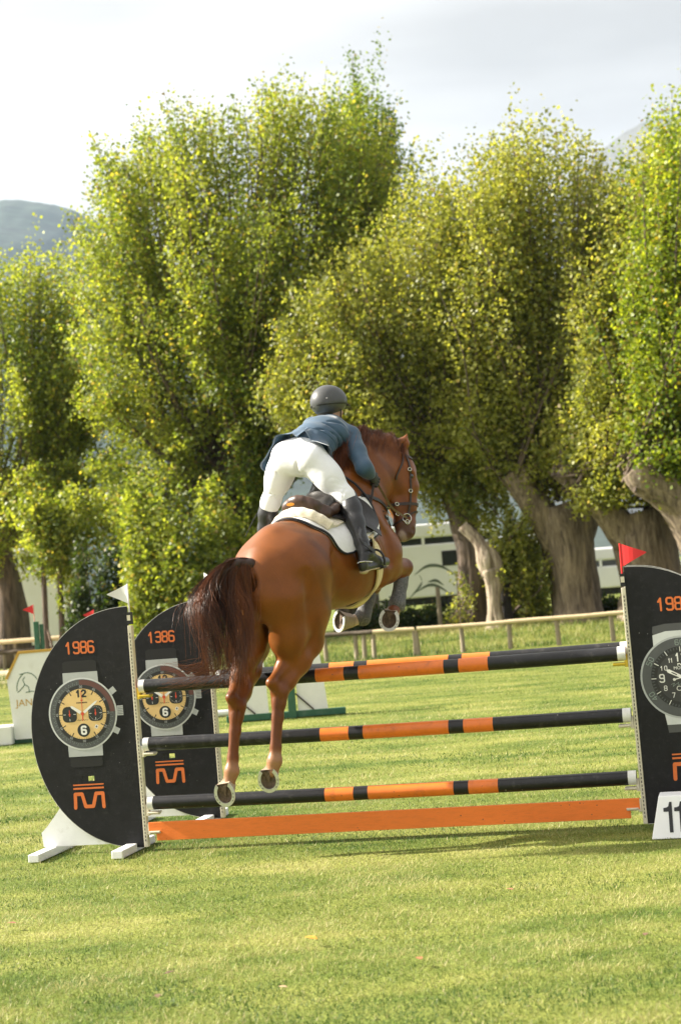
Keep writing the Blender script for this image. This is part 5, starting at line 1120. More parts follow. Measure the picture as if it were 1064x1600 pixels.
# ---- hooves and shoes
M_HOOF = mat_plain('hoof horn', (.34, .27, .19), .6, noise=.25, nscale=60, bump=.2, streak=(1, 1, .2))
M_SOLE = mat_plain('hoof sole', (.11, .075, .05), .85, noise=.5, nscale=45, bump=.6, bscale=90)
M_SHOE = mat_plain('worn horseshoe steel', (.62, .62, .60), .42, metal=.55, noise=.12, nscale=90, bump=.1)
M_NAIL = mat_plain('dark nail crease', (.06, .055, .05), .7)
def hoof(sole, nrm, toe, cor, w, l, white_shoe=1.0):
    """sole centre, outward normal of the sole, toe direction, coronet centre"""
    n_ = unit(nrm); t = unit(np.asarray(toe) - n_ * np.dot(toe, n_)); sd = np.cross(n_, t)
    def outl(k, sc, heel=-.82):
        a = np.linspace(-2.45, 2.45, k)       # angle from the toe; open at the heel
        x = np.sin(a) * w / 2 * sc; y = np.cos(a) * l / 2 * sc
        y = np.where(np.abs(a) > 1.57, y * 1.15, y); return x, y
    K = 26
    xo, yo = outl(K, 1.0); xm, ym = outl(K, .86)
    n0 = MB(); g0 = [sole + sd * x + t * y - n_ * .002 for x, y in zip(xo, yo)]
    cen = np.asarray(cor)
    g1 = [sole * .45 + cen * .55 + (sd * x + t * y) * .88 - n_ * 0 for x, y in zip(xm, ym)]
    g2 = [cen + (sd * x + t * (y * .9)) * .80 for x, y in zip(xm, ym)]
    vs = g0 + g1 + g2; fs = []
    for r in range(2):
        for i in range(K):
            j = (i + 1) % K; fs.append((r * K + i, r * K + j, (r + 1) * K + j, (r + 1) * K + i))
    n0.add(vs, fs + [tuple(range(2 * K, 3 * K))])
    h = n0.build('hoof', M_HOOF, horse, smooth=True)
    # concave sole with frog
    s = MB(); xi, yi = outl(K, .93)
    ring = [sole + sd * x + t * y + n_ * .001 for x, y in zip(xi, yi)]; mid = [sole + (sd * x + t * y) * .55 - n_ * .014 for x, y in zip(xi, yi)]
    c0 = sole - n_ * .018
    s.add(ring + mid + [c0], [(i, (i + 1) % K, K + (i + 1) % K, K + i) for i in range(K)] + [(K + i, K + (i + 1) % K, 2 * K) for i in range(K)])
    fr = [sole - t * l * .36 + sd * w * .17, sole - t * l * .36 - sd * w * .17, sole + t * l * .12]
    s.add([q - n_ * .012 for q in fr] + [q + n_ * .002 for q in fr[:2]] + [fr[2] - n_ * .004], [(3, 4, 5), (0, 3, 5, 2), (1, 2, 5, 4), (0, 1, 4, 3)])
    s.build('sole', M_SOLE, h, smooth=False)
    # shoe: U-shaped steel bar
    sh = MB(); xa, ya = outl(K, 1.03); xb, yb = outl(K, .74)
    A = [sole + sd * x + t * y + n_ * .003 for x, y in zip(xa, ya)]; Bq = [sole + sd * x + t * y + n_ * .003 for x, y in zip(xb, yb)]
    A2 = [q + n_ * .010 for q in A]; B2 = [q + n_ * .010 for q in Bq]
    sh.add(A + Bq + A2 + B2, [f for i in range(K - 1) for f in ((2 * K + i, 2 * K + i + 1, 3 * K + i + 1, 3 * K + i), (i, K + i, K + i + 1, i + 1), (i, i + 1, 2 * K + i + 1, 2 * K + i), (K + i, 3 * K + i, 3 * K + i + 1, K + i + 1))] + [(0, 2 * K, 3 * K, K), (K - 1, 2 * K - 1, 4 * K - 1, 3 * K - 1)])
    shoe = sh.build('horseshoe', M_SHOE, h, smooth=False)
    nl = MB()
    for a in (-1.55, -1.2, -.85, .85, 1.2, 1.55):
        q = sole + sd * math.sin(a) * w / 2 * .885 + t * math.cos(a) * l / 2 * .885 + n_ * .0135
        tt = unit(sd * math.cos(a) * w - t * math.sin(a) * l)
        nl.box(q, (.012, .004, .002), np.stack([tt, np.cross(n_, tt), n_]))
    nl.build('shoe_nail', M_NAIL, h)
    return h
def toward(p): return unit(CAMP - p)
q = P(420, 1219, 11.83); hoof(q, V(-.12, -1, -.22), V(.05, 0, -1), RH['cor'] + V(0, .015, .0), .142, .168)
q = P(352, 1241, 11.93); hoof(q, V(-.25, -1, -.15), V(.12, 0, -1), LH['cor'] + V(.004, .02, 0), .142, .168)
q = P(608, 969, 13.03); hoof(q, V(-.15, -1, .05), V(-.16, 0, -1), RF['cor'] + V(0, .02, 0), .150, .165)
q = P(531, 971, 13.22); hoof(q, V(-1, -.72, -.02), V(-.35, .5, -1), LF['cor'], .145, .165)

# ---- eye
M_EYE = mat_plain('dark glossy eye', (.012, .008, .006), .08, coat=1.0)
for s in (1, -1):
    f = Field().ell(HN(.185, .072, s * .082), (.021, .021, .021), None, k=.01); ev, ef = f.mesh(.006, snap=2); mesh_np('eye', ev, ef, M_EYE, horse)

# ---- fore leg boots
M_BOOT = mat_plain('grey speckled leg boot', (.115, .115, .115), .8, noise=.85, nscale=130, bump=.4, bscale=150, dirt=(.35, .34, .31), dscale=60, damt=.6)
for L in (RF, LF):
    kn, ft, co = (np.asarray(L[x]) for x in ('knee', 'fet', 'cor')); d = unit(ft - kn)
    f = Field(); f.limb([kn + d * .085, kn + d * .15, ft - d * .06, ft + d * .005], [.052, .050, .052, .062], k=.02)
    fw = unit((kn - np.asarray(L['elbow'])) - d * np.dot(kn - L['elbow'], d))
    f.limb([kn + d * .13 - fw * .03, ft - d * .05 - fw * .032], [.034, .032], k=.02); f.ell(ft - fw * .018, (.055, .055, .05), None, k=.03)
    bv, bf = f.mesh(.008, snap=1)
    mesh_np('leg_boot', bv, bf, M_BOOT, horse)

# ---- tail and mane: strands
def hair_mat(name, c0, c1, rough=.38, scale=1.0):
    m, n, b = new_mat(name)
    a = n.nodes.new('ShaderNodeAttribute'); a.attribute_name = 'strand'
    mx = n.nodes.new('ShaderNodeMix'); mx.data_type = 'RGBA'; mx.inputs['A'].default_value = (*c0, 1); mx.inputs['B'].default_value = (*c1, 1)
    n.links.new(a.outputs['Fac'], mx.inputs['Factor']); n.links.new(mx.outputs['Result'], b.inputs['Base Color'])
    b.inputs['Roughness'].default_value = rough; b.inputs['Specular IOR Level'].default_value = .5
    set_transl(n, b, mx.outputs['Result'], .25)
    return m
def strands(name, paths, rad, tint, mat, parent, tip=.0004):
    vs, fs = ribbon_strands(paths, rad, tip)
    k = paths.shape[1] * 3; t = np.repeat(tint, k)
    return mesh_np(name, vs, fs, mat, parent, True, {'strand': ('POINT', t)})
M_TAIL = hair_mat('dark chestnut tail hair', (.020, .008, .005), (.30, .095, .030))
dock0 = B(.02, 0, -.02); dirs = []
g = np.random.default_rng(3)
core = [P(406, 889, 11.87), P(391, 880, 11.80), P(370, 880, 11.73), P(350, 894, 11.68), P(338, 922, 11.65)]
bone = spline(core, 30)
NT = 3200; paths = np.zeros((NT, 16, 3)); tint = np.zeros(NT)
LOCK = 46; lock_ph = g.uniform(0, 6.28, (LOCK, 3)); lock_t = g.normal(.02, .20, LOCK); lock_o = g.normal(0, 1, (LOCK, 3)); lock_len = g.uniform(.62, 1.0, LOCK)
for i in range(NT):
    dst = np.clip(g.beta(1.25, 1.35), 0, 1)                         # 0: outer left edge of the skein, 1: right edge near the legs
    lk = int(dst * (LOCK - 6) + g.integers(0, 6)); v, w_, d_ = lock_o[lk] * 1.25 + g.normal(0, .35, 3)
    u = np.clip(.75 * (1 - dst) + g.normal(.1, .18), 0, 1)
    th = g.uniform(-1.0, 2.6)
    st = bone[int(u * 22)] + .034 * V(math.cos(th) * .3, -.25 + .6 * g.random(), math.sin(th))
    nx = bone[min(int(u * 22) + 5, 29)] + V(-.004, -.02, .044) + V(0, g.normal(0, .02), g.normal(0, .008))
    top = P(366 - 56 * (1 - dst), 880 + 34 * (1 - dst) ** 2 + 18 * dst, 11.68 + .10 * dst) + V(0, .045 * d_, 0)
    mid = P(298 + 98 * dst ** .9 + 2.5 * v, 965 + 8 * w_, 11.58 + .14 * dst) + V(0, .05 * d_, 0)
    low = P(326 + 62 * dst + 7 * v, 1030 + 10 * w_, 11.57 + .12 * dst) + V(0, .045 * d_, 0)
    L = g.random()
    if dst < .5 and L < .40: tip = P(278 + 66 * g.random(), 1038 + 34 * g.random(), 11.55 + .1 * g.random())      # curls back to the left
    elif L < .35: tip = P(332 + 48 * dst + 10 * v, 1052 + 14 * w_, 11.6)
    else: tip = P(342 + 32 * dst + 10 * v, 1072 + 26 * abs(w_), 11.57 + .1 * dst)
    if dst > .7 and g.random() < .5: pts = [st, nx * .5 + P(396 + 6 * g.random(), 925, 11.74) * .5 + V(-.02, 0, .03), P(390 + 8 * (dst - .7), 965, 11.74), low, tip]
    else: pts = [st, nx * .6 + top * .4, top * .45 + mid * .55 + V(-.022 * (1 - dst), 0, .02), mid, low, tip]
    cut = g.uniform(.8, 1.0) * lock_len[lk] if L > .1 else g.uniform(.4, .7)
    pts = spline(pts, 40)[:max(8, int(40 * cut))]; pts = spline(pts[np.linspace(0, len(pts) - 1, 14).astype(int)], 16)
    tt = np.linspace(0, 1, 16); ph = lock_ph[lk]
    am = .023; fr = 8 + 3 * math.sin(ph[2])
    pts[:, 0] += (am * np.sin(tt * fr + ph[0]) + g.uniform(0, .003) * np.sin(tt * 17 + ph[1])) * tt ** 1.3; pts[:, 2] += am * .4 * np.cos(tt * fr + ph[1]) * tt
    pts[:, 1] += am * np.cos(tt * fr * .8 + ph[2]) * tt
    paths[i] = pts; tint[i] = np.clip(.12 + lock_t[lk] * 1.4 + .65 * max(0, dst - .40) + g.normal(0, .10), 0, 1) if g.random() < .9 else g.uniform(.4, 1)  # redder towards the right: the light on that side is in the tint
# loose strays
for i in range(700):
    j = g.integers(0, NT); a = g.normal(0, .06, 3) * V(1, .6, .6); tt = np.linspace(0, 1, 16)[:, None]
    paths[j] = paths[j] + a * tt ** 1.5 + V(-.05, 0, 0) * tt ** 2 * g.random()
for i in range(130):      # wisps curling left over the pole
    j = g.integers(0, NT); s0 = P(g.uniform(315, 362), g.uniform(1020, 1050), 11.58)
    dx = g.uniform(15, 85); e = P(330 - dx, 1045 + g.uniform(-12, 34), 11.6)
    paths[j] = spline([s0 + V(0, 0, .12), s0, s0 * .5 + e * .5 + V(0, 0, -.03 + g.normal(0, .02)), e], 16); tint[j] = g.uniform(.5, 1)
for i in range(60):      # and along the pole to the right
    j = g.integers(0, NT); s0 = P(g.uniform(330, 380), g.uniform(1030, 1050), 11.62)
    e = P(g.uniform(300, 385), g.uniform(1062, 1088), 11.6)
    paths[j] = spline([s0 + V(0, 0, .2), s0, s0 * .45 + e * .55 + V(g.normal(0, .03), 0, -.03), e], 16); tint[j] = g.uniform(.3, .9)
tail = strands('tail', paths, g.uniform(.0008, .0016, NT), tint, M_TAIL, horse)
tb = Field().limb([B(.06, 0, -.03), core[0] + V(0, 0, -.004), core[1] + V(0, 0, -.006), core[2], core[3], core[4]], [.035, .036, .034, .028, .02, .01], k=.03); tv, tf = tb.mesh(.010, snap=1)
M_DOCK = mat_plain('tail bone hair', (.035, .015, .009), .5, noise=.5, nscale=80, bump=.5, bscale=200)
mesh_np('tail_bone', tv, tf, M_DOCK, horse)

M_MANE = hair_mat('rusty mane hair', (.045, .014, .006), (.30, .085, .022))
crest = spline([P(530, 700, 12.98), P(548, 682, 13.06), P(575, 680, 13.2), P(603, 686, 13.32), P(622, 697, 13.38), P(632, 706, 13.4)], 60)
NM = 2400; mp_ = np.zeros((NM, 9, 3)); mt = np.zeros(NM)
for i in range(NM):
    t = g.random(); s0 = crest[int(t * 59)] + V(g.normal(0, .014), g.normal(0, .014), g.normal(-.004, .008))
    side = -HEAD_S if g.random() < .30 else HEAD_S
    ln = g.uniform(.12, .28) * (1 if t > .3 else 1.15)
    lift = g.uniform(.016, .045) + .05 * math.exp(-((t - .30) / .14) ** 2) * g.random() + .012 * math.sin(t * 38)
    bk = -unit(crest[min(int(t * 59) + 1, 59)] - crest[max(int(t * 59) - 1, 0)])
    e = s0 + side * ln * .55 + bk * ln * g.uniform(.1, .7) + V(0, 0, -ln * g.uniform(.2, .9))
    m1 = s0 + V(0, 0, lift) + side * .02 + bk * .02
    mp_[i] = spline([s0, m1, m1 * .45 + e * .55 + V(g.normal(0, .008), g.normal(0, .008), .02), e], 9); mp_[i] += (V(.010 * math.sin(t * 55), 0, .008 * math.cos(t * 47)) * np.linspace(0, 1, 9)[:, None]); mt[i] = np.clip(g.normal(.45, .25), 0, 1)
strands('mane', mp_, g.uniform(.0009, .0018, NM), mt, M_MANE, horse)
# ================================================================== tack
def on_surface(p, off=.0, fld=None, it=4):
    p = np.asarray(p, float).reshape(-1, 3)
    for _ in range(it):
        d = (fld or hf).near(p, .4) - off; p = p - (fld or hf).grad(p) * d[:, None]
    return p
def march(o, d, off, fld=None, n=26):
    """from o along d until the field equals off"""
    o = np.asarray(o, float).reshape(-1, 3); d = np.asarray(d, float).reshape(-1, 3); t = np.zeros(len(o))
    for _ in range(n): t += ((fld or hf).at(o + d * t[:, None]) - off) * .9
    return o + d * t[:, None]
HTRUNK = Field(); HTRUNK.prims = hf.prims[:N_TRUNK]
def around(x, phi, off):
    """point on the horse's barrel at body station x, angle phi from the spine (positive to the left)"""
    x = np.asarray(x, float); phi = np.asarray(phi, float)
    c = BO + x[:, None] * BX + (-.25) * BZ; d = np.sin(phi)[:, None] * HL + np.cos(phi)[:, None] * BZ
    return march(c + d * .75, -d, off, HTRUNK)
def strap(name, path, width, thick, mat, parent, fld=None, nrm=None, world=True):
    """flat band along path; lies against the field surface when fld is given"""
    path = np.asarray(path, float); n = len(path)
    T = np.gradient(path, axis=0); T /= np.linalg.norm(T, axis=1, keepdims=True)
    N = (fld.grad(path) if fld is not None else np.tile(unit(nrm), (n, 1)))
    S = np.cross(T, N); S /= np.linalg.norm(S, axis=1, keepdims=True); N = np.cross(S, T)
    w = width if np.ndim(width) else np.full(n, width); h = np.asarray(w)[:, None] / 2
    q = [path + S * h, path + S * h + N * thick, path - S * h + N * thick, path - S * h]
    vs = np.stack(q, 1).reshape(-1, 3)
    fs = [(i * 4 + k, i * 4 + (k + 1) % 4, (i + 1) * 4 + (k + 1) % 4, (i + 1) * 4 + k) for i in range(n - 1) for k in range(4)] + [(3, 2, 1, 0), tuple((n - 1) * 4 + k for k in range(4))]
    return mesh_np(name, vs, fs, mat, parent, False)
def patch(name, X, PHI, off, thick, mat, parent):
    """sheet over the barrel on a grid of stations and angles"""
    sh = X.shape; a = around(X.ravel(), PHI.ravel(), off); b = around(X.ravel(), PHI.ravel(), off + thick)
    n = len(a); idx = np.arange(n).reshape(sh); fs = []
    q = np.stack([idx[:-1, :-1], idx[1:, :-1], idx[1:, 1:], idx[:-1, 1:]], -1).reshape(-1, 4)
    fs = [q[:, ::-1], q + n]
    rim = np.concatenate([idx[0, :-1], idx[:-1, -1], idx[-1, :0:-1], idx[:0:-1, 0]]); r2 = np.roll(rim, -1)
    fs.append(np.stack([rim, r2, r2 + n, rim + n], 1))
    o = mesh_np(name, np.concatenate([a, b]), np.concatenate(fs), mat, parent, True)
    try: o.data.set_sharp_from_angle(angle=math.radians(50))
    except Exception: pass
    return o, b[rim]
def side_at(px, py, clear):
    """point on the sight line of (px, py) that clears the horse's near side by `clear`"""
    o = P(px, py, 11.6); return march(o, unit(o - CAMP), clear, n=40)[0]
TOE_R, HEEL_R = side_at(602, 879, .055), side_at(567, 887, .085)
M_PAD = mat_plain('white quilted cotton', (.80, .80, .80), .85, noise=.04, nscale=30, bump=.25, bscale=45, sheen=.2)
M_PIPE = mat_plain('navy black piping', (.012, .013, .022), .6, bump=.1)
M_FLEECE = mat_plain('cream sheepskin', (.76, .68, .52), .95, noise=.12, nscale=60, bump=.9, bscale=120, sheen=.5)
M_LEA = mat_plain('black saddle leather', (.016, .013, .012), .42, noise=.3, nscale=30, bump=.15, bscale=300)
M_BRN = mat_plain('dark brown saddle leather', (.055, .026, .016), .38, noise=.35, nscale=25, bump=.15, bscale=260)
M_STEEL = mat_plain('polished steel', (.55, .53, .48), .25, metal=1.0)
M_BADGE = mat_plain('orange badge', (.62, .24, .03), .4)
M_GIRTH = mat_plain('pale girth webbing', (.70, .58, .34), .8, noise=.1, nscale=80, bump=.2)

# pad outline: rear edge runs down and back, rounded lower corners
def pad_grid(x0, x1, ph, nu, nv, lean=0.0, rnd=.10):
    U, W = np.meshgrid(np.linspace(0, 1, nu), np.linspace(-1, 1, nv), indexing='ij')
    PHI = W * math.radians(ph); a = np.abs(W)
    corner = np.sqrt(np.clip(1 - np.clip((a - .80) / .20, 0, 1) ** 2, 0, 1))
    xr = x0 + lean * a ** 1.3 + rnd * (1 - corner); xf = x1 - rnd * .8 * (1 - corner)
    return xr + (xf - xr) * U, PHI
pad = empty('saddle_pad', tuple(B(.95, 0, 0)))
tag(pad, 'white saddle pad with dark piped edge under the saddle', 'saddle pad')
PX, PP = pad_grid(.50, 1.30, 74, 28, 56, .16)
_, rim = patch('pad_sheet', PX, PP, .006, .012, M_PAD, pad)
MB().tube([q for q in on_surface(rim, .016)] + [on_surface(rim[0], .016)[0]], .0085, 6).build('piping', M_PIPE, pad, smooth=True)

fle = empty('half_pad', tuple(B(.95, 0, .05)))
tag(fle, 'cream sheepskin half pad with thick rolled rear edge', 'half pad')
FX, FP = pad_grid(.66, 1.20, 38, 16, 32, .04)
_, rim = patch('fleece_sheet', FX, FP, .020, .018, M_FLEECE, fle)
ph = np.radians(np.linspace(-38, 38, 40)); roll = around(.645 + .04 * np.abs(ph / .66) ** 2, ph, .050)
rr = .037 + .002 * np.sin(np.arange(40) * 1.3); rr[0] = rr[-1] = .018
MB().tube(list(roll), list(rr), 12).build('rolled_edge', M_FLEECE, fle, smooth=True)

sad = empty('saddle', tuple(B(1.0, 0, .1)))
tag(sad, 'dark leather jumping saddle with brown cantle and orange badge', 'saddle')
def T(x, dz=0.0, y=0.0):       # above the spine at station x, .09 behind
    return around(np.array([x - .09]), np.array([0.0]), 0)[0] + dz * BZ + y * HL
f = Field()
f.tube([T(.86, .085), T(.94, .068), T(1.04, .062), T(1.14, .078), T(1.23, .10)], [.150, .150, .12, .09, .075], [.036, .030, .028, .034, .042], HL, k=.03)
for s in (-1, 1):
    f.limb([T(1.25, .125), T(1.24, .10, s * .06), T(1.19, .02, s * .13)], [.035, .032, .028], k=.03)
    f.limb([T(1.0, .05, s * .10), T(1.14, .04, s * .12)], [.045, .04], k=.05)
sv, sf = f.mesh(.010, snap=1); mesh_np('seat', sv, sf, M_LEA, sad)
f = Field()
arc = [T(.80 + .10 * (abs(t) ** 2.2), .148 - .075 * abs(t) ** 2.0, t * .17) for t in np.linspace(-1, 1, 9)]
f.limb(arc, [.016, .020, .024, .026, .027, .026, .024, .020, .016], k=.03)
for s in (-1, 1):
    f.limb([T(.815, .055, s * .045), T(.83, .045, s * .10), T(.88, .030, s * .155), T(1.0, .02, s * .165), T(1.1, .015, s * .16)], [.040, .043, .038, .034, .03], k=.03)
f.limb([T(.815, .10, -.11), T(.81, .105), T(.815, .10, .11)], [.034, .036, .034], k=.04)
sv, sf = f.mesh(.009, snap=2); mesh_np('cantle', sv, sf, M_BRN, sad)
bq = T(.80, .128, .04) - BX * .034
bd = MB(); bd.plate([(math.cos(a) * .034, math.sin(a) * .011) for a in np.linspace(0, 2 * math.pi, 20)[:-1]], -HL, BZ, bq, .006, -BX); bd.build('maker_badge', M_BADGE, sad)
for s in (-1, 1):
    U, W = np.meshgrid(np.linspace(0, 1, 14), np.linspace(0, 1, 22), indexing='ij')
    PHI = s * np.radians(12 + 54 * W); xr = .84 + .10 * W; xf = 1.18 + .12 * W
    rnd = np.sqrt(np.clip(1 - np.clip((W - .75) / .25, 0, 1) ** 2, 0, 1)); mid = (xr + xf) / 2
    X = mid + (xr + (xf - xr) * U - mid) * (.35 + .65 * rnd)
    patch('flap', X, PHI, .034, .008, M_LEA, sad)
    p0 = around(np.array([1.04]), np.array([s * math.radians(22)]), .055)[0]
    if s < 0:
        path = spline([p0, around(np.array([1.06]), np.array([s * math.radians(45)]), .052)[0], side_at(562, 840, .145), side_at(585, 862, .13)], 20)
        strap('stirrup_leather', path, .028, .005, M_LEA, sad, fld=hf)
        c = TOE_R * .62 + HEEL_R * .38 + V(0, 0, .012); fx = unit(TOE_R - HEEL_R); sx = unit(np.cross(fx, V(0, 0, 1))); up = np.cross(sx, fx)
        lp = [c + sx * (.064 * math.cos(a)) + up * (.085 * math.sin(a) + .01) for a in np.linspace(-.35, math.pi + .35, 22)]
        m = MB().tube(lp, .009, 8); m.box(c - up * .036, (.05, .128, .012), np.stack([fx, sx, up])); m.build('stirrup_iron', M_LEA, sad, smooth=True)
    else:
        path = spline([p0, around(np.array([1.08]), np.array([s * math.radians(55)]), .06)[0], around(np.array([1.12]), np.array([s * math.radians(88)]), .05)[0]], 16)
        strap('stirrup_leather', path, .028, .005, M_LEA, sad, fld=hf)
# rear strap of the saddle running over the pad
strap('billet_strap', around(np.linspace(.84, 1.16, 16), -np.radians(np.linspace(26, 74, 16)), .050), .045, .006, M_LEA, sad, fld=hf)
ph = np.radians(np.concatenate([np.linspace(68, 180, 26), np.linspace(181, 292, 26)]))
strap('girth', around(np.full(52, 1.06), ph, .008), .105, .014, M_GIRTH, sad, fld=hf)

# bridle
bri = empty('bridle', tuple(PO))
tag(bri, 'brown leather bridle with steel bit rings and slack reins', 'bridle')
M_BRI = mat_plain('bridle leather', (.030, .016, .011), .45, noise=.3, nscale=60, bump=.1, bscale=300)
M_REIN = mat_plain('olive tan rein', (.14, .09, .045), .55, noise=.3, nscale=60)
def hs(*pts, n=18, off=.004): return on_surface(spline([HN(*q) for q in pts], n), off)
bit = {}
for s in (1, -1):
    strap('cheek_piece', hs((-.03, .0, s * .05), (.06, .05, s * .085), (.20, .055, s * .09), (.34, .05, s * .07), (.50, .02, s * .06)), .018, .004, M_BRI, bri, fld=hf)
    strap('throat_latch', hs((-.02, -.005, s * .06), (.07, .0, s * .10), (.15, -.05, s * .11), (.21, -.13, s * .08)), .014, .004, M_BRI, bri, fld=hf)
    c = on_surface(HN(.515, .005, s * .07), .014)[0]; bit[s] = c
    MB().tube([c + .034 * (math.cos(a) * HD_DIR + math.sin(a) * HEAD_R) for a in np.linspace(0, 2 * math.pi, 20)], .0045, 8, cap=False).build('bit_ring', M_STEEL, bri, smooth=True)
    MB().tube([c + HD_DIR * .03 + .017 * (math.cos(a) * HD_DIR + math.sin(a) * HEAD_R) for a in np.linspace(0, 2 * math.pi, 16)], .004, 8, cap=False).build('bit_ring', M_STEEL, bri, smooth=True)
strap('head_piece', hs((-.03, .0, .06), (-.06, -.015, .03), (-.07, -.02, 0), (-.06, -.015, -.03), (-.03, .0, -.06)), .024, .005, M_BRI, bri, fld=hf)
strap('brow_band', hs((.03, .04, .09), (.035, .10, .05), (.035, .12, 0), (.035, .10, -.05), (.03, .04, -.09)), .018, .005, M_BRI, bri, fld=hf)
a = np.linspace(0, 2 * math.pi, 36)
strap('nose_band', on_surface(np.array([HN(.40, .005 + .11 * math.cos(t), .08 * math.sin(t)) for t in a]), .004), .022, .005, M_BRI, bri, fld=hf)
strap('curb_strap', on_surface(np.array([HN(.50 - .05 * math.cos(t), .01 + .09 * math.cos(t), .07 * math.sin(t)) for t in a]), .004), .014, .004, M_BRI, bri, fld=hf)
for q in ((.40, -.06, .06), (.40, -.09, .03), (.47, -.055, .052), (.30, .05, .08), (.14, .052, .09)):
    c = on_surface(HN(*q), .009)[0]; MB().tube([c + .014 * (math.cos(t) * HD_DIR + math.sin(t) * HEAD_R) for t in np.linspace(0, 2 * math.pi, 10)], .0032, 6, cap=False).build('buckle', M_STEEL, bri, smooth=True)
HAND_R = side_at(585, 748, .045); HAND_L = P(540, 724, 13.48)
strap('rein', spline([bit[1], bit[1] * .6 + HAND_R * .4 + V(-.02, -.02, -.035), HAND_R], 18), .018, .004, M_REIN, bri, nrm=V(-.3, -1, .3))
strap('rein', spline([bit[-1], bit[-1] * .6 + HAND_L * .4 + V(0, .05, -.05), HAND_L], 18), .018, .004, M_REIN, bri, nrm=V(-.3, -1, .3))
strap('rein', spline([HAND_R, HAND_R + V(-.05, -.05, -.20), HAND_R + V(-.10, .0, -.24), HAND_L], 18), .018, .004, M_BRI, bri, nrm=V(-.3, -1, .3))
bp_ = empty('breastplate', tuple(B(1.45, 0, -.1)))
tag(bp_, 'dark leather breastplate straps across the shoulder of the horse', 'breastplate')
for s in (-1, 1):
    p1 = around(np.array([1.27]), np.array([s * math.radians(28)]), .03)[0]
    strap('shoulder_strap', on_surface(spline([p1, B(1.46, s * .2, .02), B(1.62, s * .2, -.12), B(1.70, s * .09, -.30), B(1.70, 0, -.36)], 24), .006), .024, .005, M_LEA, bp_, fld=hf)
for k, e in enumerate((P(600, 800, 12.98), P(607, 812, 12.99))):
    s0 = P(566 + 10 * k, 765, 12.98); strap('hanging_strap', spline([s0, s0 * .5 + e * .5 + V(-.02, 0, -.02), e], 12), .016, .004, M_LEA, bp_, nrm=V(-.2, -1, .1))

# ================================================================== rider
rid = empty('person', tuple(P(470, 715, 12.68)))
tag(rid, 'rider in grey helmet, blue jacket and white breeches leaning forward in the stirrups', 'person')
FACE = unit(V(math.sin(math.radians(48)), math.cos(math.radians(48)), -.10))
FUP = unit(V(.05, .08, 1) - FACE * np.dot(V(.05, .08, 1), FACE)); FLF = np.cross(FUP, FACE)     # FLF: rider's left
HC = P(516, 634, 13.20)
def HE(f, l, u): return HC + f * FACE + l * FLF + u * FUP
hipR, hipL = P(493, 722, 12.64), P(446, 716, 12.76)
kneR, kneL = side_at(546, 784, .105), P(420, 794, 13.00)
ankR, ankL = side_at(570, 866, .075), P(412, 880, 13.12)
wst = P(481, 694, 12.80); che = P(508, 677, 12.98); nek = P(519, 664, 13.12)
shR, shL = P(547, 682, 13.03), P(489, 668, 13.24)
elR, elL = side_at(569, 731, .075), P(497, 716, 13.44)
LATT = unit(hipR - hipL); LATS = unit(shR - shL)
# skin: one continuous figure inside the clothes
bf_ = Field()
bf_.tube([(hipR + hipL) / 2, wst, che, nek], [.15, .12, .14, .09], [.11, .09, .10, .07], LATT, k=.06)
for h, k_, a_ in ((hipR, kneR, ankR), (hipL, kneL, ankL)): bf_.limb([h, k_, a_], [.085, .05, .035], k=.04)
for s_, e_, h_ in ((shR, elR, HAND_R), (shL, elL, HAND_L)): bf_.limb([che * .3 + s_ * .7, s_, e_, h_ + unit(e_ - h_) * .07], [.05, .045, .036, .026], k=.03)
bf_.limb([nek, HE(-.02, 0, -.11)], [.058, .055], k=.04)
bf_.ell(HE(-.005, 0, .02), (.098, .076, .112), np.stack([FACE, FLF, FUP]), k=.03)
bf_.ell(HE(.045, 0, -.06), (.055, .056, .065), np.stack([FACE, FLF, FUP]), k=.04)
bf_.limb([HE(.095, 0, -.005), HE(.112, 0, -.040)], [.010, .015], k=.018)
bf_.ell(HE(.092, 0, -.075), (.014, .024, .010), np.stack([FACE, FLF, FUP]), k=.012)
for s in (-1, 1):
    bf_.ell(HE(.092, s * .030, .0), (.014, .017, .011), np.stack([FACE, FLF, FUP]), k=.012, sub=True)
    bf_.ell(HE(-.005, s * .079, -.015), (.022, .010, .032), np.stack([FACE, FLF, FUP]), k=.01)
M_SKIN = mat_plain('skin', (.52, .30, .21), .5, noise=.08, nscale=40)
v_, f_ = bf_.mesh(.009, snap=1); mesh_np('body', v_, f_, M_SKIN, rid)
M_GLOVE = mat_plain('black glove leather', (.018, .018, .02), .6, bump=.2, bscale=120)
for hc, el, s in ((HAND_R, elR, 1), (HAND_L, elL, -1)):
    hd = unit(hc - el); dn = unit(V(0, 0, -1) - hd * hd[2] * -1); sd = np.cross(hd, dn)
    gf = Field().tube([hc - hd * .075, hc - hd * .02, hc + hd * .02], [.024, .020, .016], [.030, .042, .042], sd, k=.02)
    for i in range(4):
        r0 = hc + hd * .02 + dn * (.036 - .022 * i) ; ln = (.026, .031, .034, .028)[3 - i]
        gf.limb([r0, r0 + hd * ln, r0 + hd * ln * .8 + sd * s * .030, r0 + sd * s * .034 - hd * .004], [.0095, .0092, .0088, .008], k=.006)
    gf.limb([hc - hd * .03 - dn * .03, hc + hd * .01 - dn * .052 + sd * s * .012, hc + hd * .035 - dn * .046 + sd * s * .022], [.013, .011, .009], k=.012)
    v_, f_ = gf.mesh(.005, snap=1); mesh_np('glove', v_, f_, M_GLOVE, rid)

